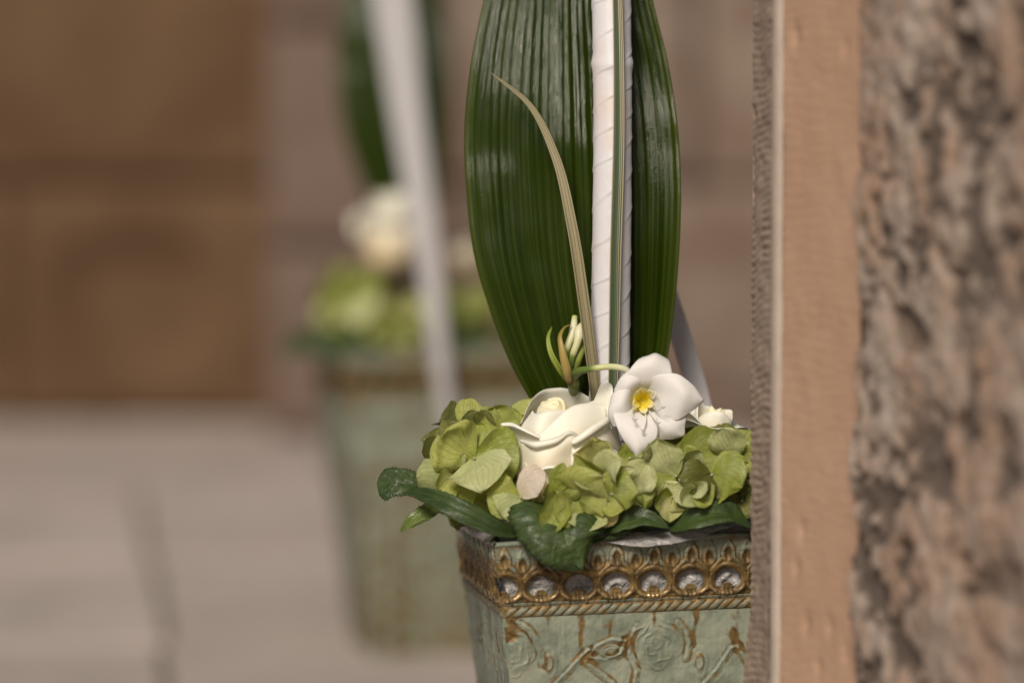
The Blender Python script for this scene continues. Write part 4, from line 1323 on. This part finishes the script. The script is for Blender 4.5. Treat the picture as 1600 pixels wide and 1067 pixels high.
floret(hyd3, (1052, 776, 2.512), [(1022, 790, -.006, 44, .25, .05, 20, 'sepal'), (1046, 816, -.006, 36, .2, .05, 10, 'sepal_cream'), (1074, 798, -.004, 40, .2, .0, 0), (1040, 752, -.002, 36, .2, .0, 0, 'sepal_pale')], 'sepal_dull', seed=26)
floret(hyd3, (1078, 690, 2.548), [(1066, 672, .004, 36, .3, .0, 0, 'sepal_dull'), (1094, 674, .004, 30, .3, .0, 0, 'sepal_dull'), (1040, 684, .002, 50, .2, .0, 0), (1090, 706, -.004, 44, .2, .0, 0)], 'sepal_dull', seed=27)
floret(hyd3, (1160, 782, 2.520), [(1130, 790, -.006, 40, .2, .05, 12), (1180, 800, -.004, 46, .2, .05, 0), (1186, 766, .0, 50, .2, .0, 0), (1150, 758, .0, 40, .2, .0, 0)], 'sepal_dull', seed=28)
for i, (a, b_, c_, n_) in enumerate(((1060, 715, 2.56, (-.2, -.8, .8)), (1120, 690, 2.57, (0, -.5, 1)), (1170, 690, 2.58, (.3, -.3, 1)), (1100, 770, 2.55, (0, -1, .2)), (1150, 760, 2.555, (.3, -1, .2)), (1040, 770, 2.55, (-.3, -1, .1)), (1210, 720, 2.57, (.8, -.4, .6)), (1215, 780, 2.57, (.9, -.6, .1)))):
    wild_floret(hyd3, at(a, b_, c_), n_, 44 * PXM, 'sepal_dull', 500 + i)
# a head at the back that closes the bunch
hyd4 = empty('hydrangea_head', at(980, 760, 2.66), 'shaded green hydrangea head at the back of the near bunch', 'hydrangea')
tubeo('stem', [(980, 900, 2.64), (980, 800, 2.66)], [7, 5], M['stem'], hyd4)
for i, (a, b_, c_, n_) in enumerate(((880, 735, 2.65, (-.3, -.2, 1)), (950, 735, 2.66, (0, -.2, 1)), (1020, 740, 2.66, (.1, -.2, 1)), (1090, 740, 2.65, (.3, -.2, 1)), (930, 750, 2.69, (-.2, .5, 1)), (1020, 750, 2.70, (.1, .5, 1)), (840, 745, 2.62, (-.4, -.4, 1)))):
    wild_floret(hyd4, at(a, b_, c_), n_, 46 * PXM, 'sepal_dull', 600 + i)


# ------------------------------------------------------------------ collar of dark leaves
def collar_leaf(label, spine, W, hint, mat='leaf', cup=.12, roll=0, ruffle=.07, seed=1, serr=.10, curl=0.0, serr_n=22, wf=w_leaf):
    V, F, pc = surf([at(*p) for p in spine], W * PXM, hint, wf, 150, 25, cup, ruffle, roll, serr=serr, serr_n=serr_n, seed=seed, curl=curl, vein=.03, fold=.14, lipc=-.25, ragged=.16, crinkle=.035)
    o = mesh('collar_leaf', V, F, M[mat], None, loc=at(*spine[0]), pc=pc, thick=.0004)
    return tag(o, label, 'leaf')


UPL = Vector((0, -.75, .65))
cl1 = collar_leaf('small dark serrated leaf sticking out farthest left of the near bunch', [(700, 772, 2.56), (660, 758, 2.552), (622, 754, 2.55), (590, 757, 2.556)], 58, Vector((0, -.9, .4)), cup=.1, seed=2, roll=-6, wf=w_blunt_leaf, serr=.14)
cl2 = collar_leaf('long dark leaf folded under the left hydrangea head', [(812, 836, 2.507), (770, 822, 2.498), (715, 795, 2.497), (668, 774, 2.51), (628, 768, 2.53)], 38, Vector((-.1, -.7, .7)), cup=.35, roll=20, seed=3, ruffle=.14)
cl3 = collar_leaf('broad dark serrated leaf hanging over the front rim of the planter', [(880, 790, 2.520), (880, 815, 2.494), (886, 846, 2.486), (908, 890, 2.487)], 158, Vector((.05, -.92, .35)), cup=.05, roll=4, seed=4, serr_n=24, wf=w_broad_leaf, serr=.07)
cl4 = collar_leaf('narrow green leaf lying on the rim under the middle hydrangea head', [(930, 830, 2.515), (965, 815, 2.504), (1005, 808, 2.50), (1046, 826, 2.500)], 42, Vector((0, -.8, .6)), cup=.2, roll=0, seed=5, serr=.03)
cl5 = collar_leaf('dark green leaf tucked beneath the right hydrangea head by the jamb', [(1046, 826, 2.512), (1085, 806, 2.502), (1130, 800, 2.504), (1178, 826, 2.515)], 56, Vector((0, -.75, .65)), cup=.2, roll=8, seed=6, serr=.03)
cl6 = collar_leaf('little olive leaf pointing down left of the planter rim', [(690, 790, 2.54), (665, 800, 2.53), (645, 812, 2.528), (626, 830, 2.53)], 30, Vector((0, -.9, .4)), 'leaf_olive', cup=.25, seed=7, serr=.12, serr_n=7)
cl7 = collar_leaf('dark leaf across the rim behind the hanging serrated leaf', [(870, 835, 2.520), (910, 828, 2.510), (955, 826, 2.507), (985, 830, 2.507)], 58, Vector((0, -.85, .5)), cup=.15, seed=8, roll=-8)
cl8 = collar_leaf('shaded dark leaf deep between the middle and right hydrangea heads', [(990, 800, 2.53), (1015, 806, 2.518), (1040, 810, 2.512), (1062, 812, 2.512)], 44, Vector((0, -.9, .4)), cup=.1, seed=9)

# ------------------------------------------------------------------ the tall glossy leaf
def tall_leaf():
    L_ = [(-460, 905), (-380, 868), (-260, 822), (-130, 785), (0, 756), (100, 736), (200, 726), (300, 729), (400, 741), (480, 764), (570, 799), (625, 829), (690, 872), (740, 905)]
    R_ = [(-460, 905), (-380, 940), (-260, 972), (-130, 998), (0, 1020), (100, 1044), (200, 1059), (300, 1064), (400, 1061), (480, 1054), (570, 1041), (625, 1026), (690, 980), (740, 915)]
    n, m = 220, 181
    ys = np.linspace(-459, 739, n)
    lx = catmull([(a, b, 0) for a, b in L_], 600); rx = catmull([(a, b, 0) for a, b in R_], 600)
    lxs = np.interp(ys, lx[:, 0], lx[:, 1]); rxs = np.interp(ys, rx[:, 0], rx[:, 1])
    s = np.linspace(0, 1, m)
    V = np.zeros((n, m, 3)); pc = np.zeros((n, m, 3))
    for i, y in enumerate(ys):
        w = (rxs[i] - lxs[i]) * PXM * 1.05
        t = (739 - y) / 1198
        px = lxs[i] + (rxs[i] - lxs[i]) * s
        # broad folds: rises to the middle, falls, and the right margin turns up
        fold = .055 * np.sin((s - .02) * math.pi * 1.05) + .020 * np.sin(s * 13 + .7 + t * 2.0) + .03 * smooth(.86, 1.0, s) - .02 * smooth(.12, 0, s)
        rib = .0040 * np.abs(np.sin(s * 47 * math.pi / 2 + .3 * np.sin(s * 11))) + .0060 * vnoise(s * 21, s * 0 + .3 + t * .6, None, 4) + .002 * vnoise(s * 60, s * 0 + t * 5, None, 9)
        rib = rib - .012 * np.exp(-((s - .52) * 60) ** 2)
        Y = 2.612 + .23 * (min(max(t - .20, 0), .30)) ** 2 + .138 * max(t - .50, 0) + .0022 * np.sin(2 * math.pi * 2.6 * t + 5 * s + 1.2) - w * (fold + rib) + .0014 * fbm(s * 5, s * 0 + t * 14, None, 2, 12)
        for j in range(m):
            V[i, j] = at(px[j], y, Y[j])
        pc[i, :, 0] = t; pc[i, :, 1] = s
    return V.reshape(-1, 3), grid_faces(n, m), pc.reshape(-1, 3)


V, F, pc = tall_leaf()
leaf_root = empty('tall_leaf', at(905, 780, 2.63), 'tall glossy dark green leaf standing upright behind the near flowers', 'leaf', 'tall leaves behind the flowers')
mesh('leaf_blade', V, F, M['big_leaf'], leaf_root, pc=pc, thick=.0006)
tubeo('leaf_stalk', [(905, 800, 2.63), (906, 760, 2.632), (905, 715, 2.634)], [6, 5, 4], M['stem'], leaf_root)


# ------------------------------------------------------------------ satin-wrapped rod
def wrapped(pts, r0, n=900, k=56):
    C = catmull([at(*p) for p in pts], n)
    T = norm(np.gradient(C, axis=0))
    X = norm(np.cross(T, np.array([0., 1., 0.]))); Yv = norm(np.cross(T, X))      # X to the right (sign checked), Yv towards/away
    if X[0, 0] < 0: X = -X
    Fw = np.repeat(np.array([[0., -1., 0.]]), n, 0)
    a = np.linspace(-math.pi, math.pi, k, endpoint=False)
    s = np.concatenate([[0], np.cumsum(np.linalg.norm(np.diff(C, axis=0), axis=1))])
    A, S = np.meshgrid(a, s)
    pitch = 57 * PXM
    ph = S / pitch - 2 * A / (2 * math.pi) + .42 * vnoise(S * 13, np.cos(A) * .6, None, 3) + .10 * vnoise(S * 40, np.sin(A) * .8, None, 6)
    fr = ph - np.floor(ph)
    step = .6 * np.exp(-(fr * 4)) + .7 * np.exp(-(fr * 18)) - .3 * np.exp(-((1 - fr) * 16))
    r = r0 * (1 + .046 * step * smooth(0, .04, fr) + .035 * vnoise(S * 20, np.cos(A) * .7, np.sin(A) * .7, 5) + .012 * fbm(S * 130, np.cos(A) * 3, np.sin(A) * 3, 2, 9))
    knot = at(957, 100, 2.602).z
    zz = C[:, 2][:, None]
    r = r * (1 + .09 * np.exp(-((zz - knot) / .0045) ** 2))
    V = C[:, None, :] + X[:, None, :] * (r * np.sin(A))[..., None] + Fw[:, None, :] * (r * np.cos(A))[..., None]
    Fc = grid_faces(n, k, True).tolist() + [list(range(k)), list(range((n - 1) * k, n * k))[::-1]]
    pc = np.stack([fr, A / 7 + .5, fr], -1).reshape(-1, 3)
    return V.reshape(-1, 3), Fc, pc


V, F, pc = wrapped([(948, 800, 2.585), (952, 600, 2.585), (956, 350, 2.588), (957, 100, 2.602), (955, 0, 2.611), (950, -480, 2.665)], 31.5 * PXM)
rod = mesh('wrapped_rod', V, F, M['satin'], None, loc=at(948, 800, 2.60), pc=pc)
tag(rod, 'upright rod wound in white satin ribbon in front of the near tall leaf', 'rod', 'ribbon-wound rods')

# striped grass blades
V, F, pc = surf([at(*p) for p in ((935, 680, 2.576), (929, 610, 2.570), (913, 480, 2.564), (893, 350, 2.566), (868, 245, 2.575), (828, 165, 2.585), (767, 114, 2.598))], 29 * PXM, (.15, -1, 0), w_blade, 120, 13, .25, .0, (-12, 30), seed=2)
b1 = mesh('grass_blade', V, F, M['blade_pale'], None, loc=at(935, 680, 2.575), pc=pc, thick=.0003)
tag(b1, 'pale striped grass blade arching left across the tall leaf', 'grass blade')
V, F, pc = surf([at(*p) for p in ((955, 690, 2.568), (958, 600, 2.567), (962, 400, 2.567), (967, 200, 2.576), (966, 60, 2.586), (962, -60, 2.594), (930, -330, 2.625))], 22 * PXM, (0, -1, 0), lambda t: np.clip(1.02 - t, 0, 1) ** .35 * (.62 + .38 * np.sin(np.clip(t * 1.9, 0, 1) * math.pi / 2)), 140, 13, .45, .0, (8, -8), seed=4)
b2 = mesh('grass_blade', V, F, M['blade_green'], None, loc=at(955, 690, 2.575), pc=pc, thick=.0003)
tag(b2, 'green and cream striped grass blade lying straight along the white rod', 'grass blade')


def ribbon_strip(spine, W, mat, label, seed, wf, roll=(0, 0), group=None):
    V, F, pc = surf([at(*p) for p in spine], W, (0, -1, .1), wf, 60, 9, .06, .03, roll, seed=seed)
    o = mesh('ribbon', V, F, M[mat], None, loc=at(*spine[0]), pc=pc, thick=.0002)
    return tag(o, label, 'ribbon', group)


ribbon_strip([(985, -480, 2.66), (1000, 100, 2.69), (1030, 420, 2.705), (1062, 520, 2.70), (1094, 630, 2.69), (1105, 690, 2.68)], 36 * PXM, 'organza', 'sheer white ribbon slanting out from behind the near tall leaf', 3, lambda t: np.ones_like(t))

# ------------------------------------------------------------------ the second, blurred arrangement
FY = 4.08
fc = at(540, 565, FY)
ROT2 = math.radians(12.5)
U2 = Vector((math.cos(ROT2), math.sin(ROT2), 0)); V2 = Vector((-math.sin(ROT2), math.cos(ROT2), 0))
far_cen = Vector((fc.x, fc.y, 0)) + (U2 + V2) * (LP * PXM / 2)
pot2 = copy_tree(pot)
pot2.location = far_cen
pot2.rotation_euler.z = ROT2 - ROT
pot2.scale = (1, 1, 1.035)
pot2['label'] = 'blurred green metal planter standing on the paving farther back'
foam2 = copy_tree(fo)
foam2.location = Vector((far_cen.x, far_cen.y, fo.location.z))
foam2.rotation_euler.z = ROT2 - ROT
foam2['label'] = 'dark green foam block in the blurred planter farther back'


def place(src, px, py, Y, rz, label, sc_=1.0, tilt=0.0):
    o = copy_tree(src)
    o.location = at(px, py, Y)
    o.rotation_euler = (0, math.radians(tilt), math.radians(rz))
    o.scale = (sc_,) * 3
    o['label'] = label
    return o


place(hyd1, 545, 535, 4.20, 6, 'blurred green hydrangea head on the left of the far planter', 1.12)
place(hyd2, 585, 540, 4.17, 30, 'blurred green hydrangea head beside the white ribbon on the far planter')
place(hyd3, 735, 530, 4.22, -15, 'blurred green hydrangea head on the right of the far planter')
place(hyd4, 660, 520, 4.34, 70, 'blurred green hydrangea head at the back of the far planter')
rose_whole_far = rose_whole(at(612, 425, 4.20), Vector((-.05, -.08, 1)).normalized(), 80 * PXM, 'tall blurred white rose beside the ribbon on the far planter')
for ch in rose_whole_far.children: pass
rose_whole_far.scale = (1, 1, 1.45)
place(rose2, 728, 428, 4.30, 80, 'blurred cream rose showing right of the far ribbon', .9)
place(cl1, 505, 552, 4.19, 10, 'blurred dark leaf sticking out left from the far planter', .95)
place(cl2, 560, 562, 4.13, 8, 'blurred dark leaf over the left corner of the far planter')
place(cl3, 545, 520, 4.15, 0, 'blurred blue-green leaf hanging over the far planter rim', .9)
place(cl5, 690, 556, 4.15, 0, 'blurred dark leaf under the right flowers of the far planter', 1.2)
tl2 = place(leaf_root, 622, 405, 4.31, 0, 'blurred tall dark leaf rising behind the far white rose', .92)
tl2.scale = (.86, .92, .92)
ribbon_strip([(598, -420, 4.10), (608, -60, 4.09), (628, 120, 4.08), (654, 300, 4.07), (676, 460, 4.06), (692, 600, 4.06), (704, 672, 4.07)], 62 / FPX * 4.07, 'organza', 'blurred wide white ribbon hanging in front of the far planter', 8, lambda t: 1 - .62 * smooth(.35, 1.0, t), (0, 18))
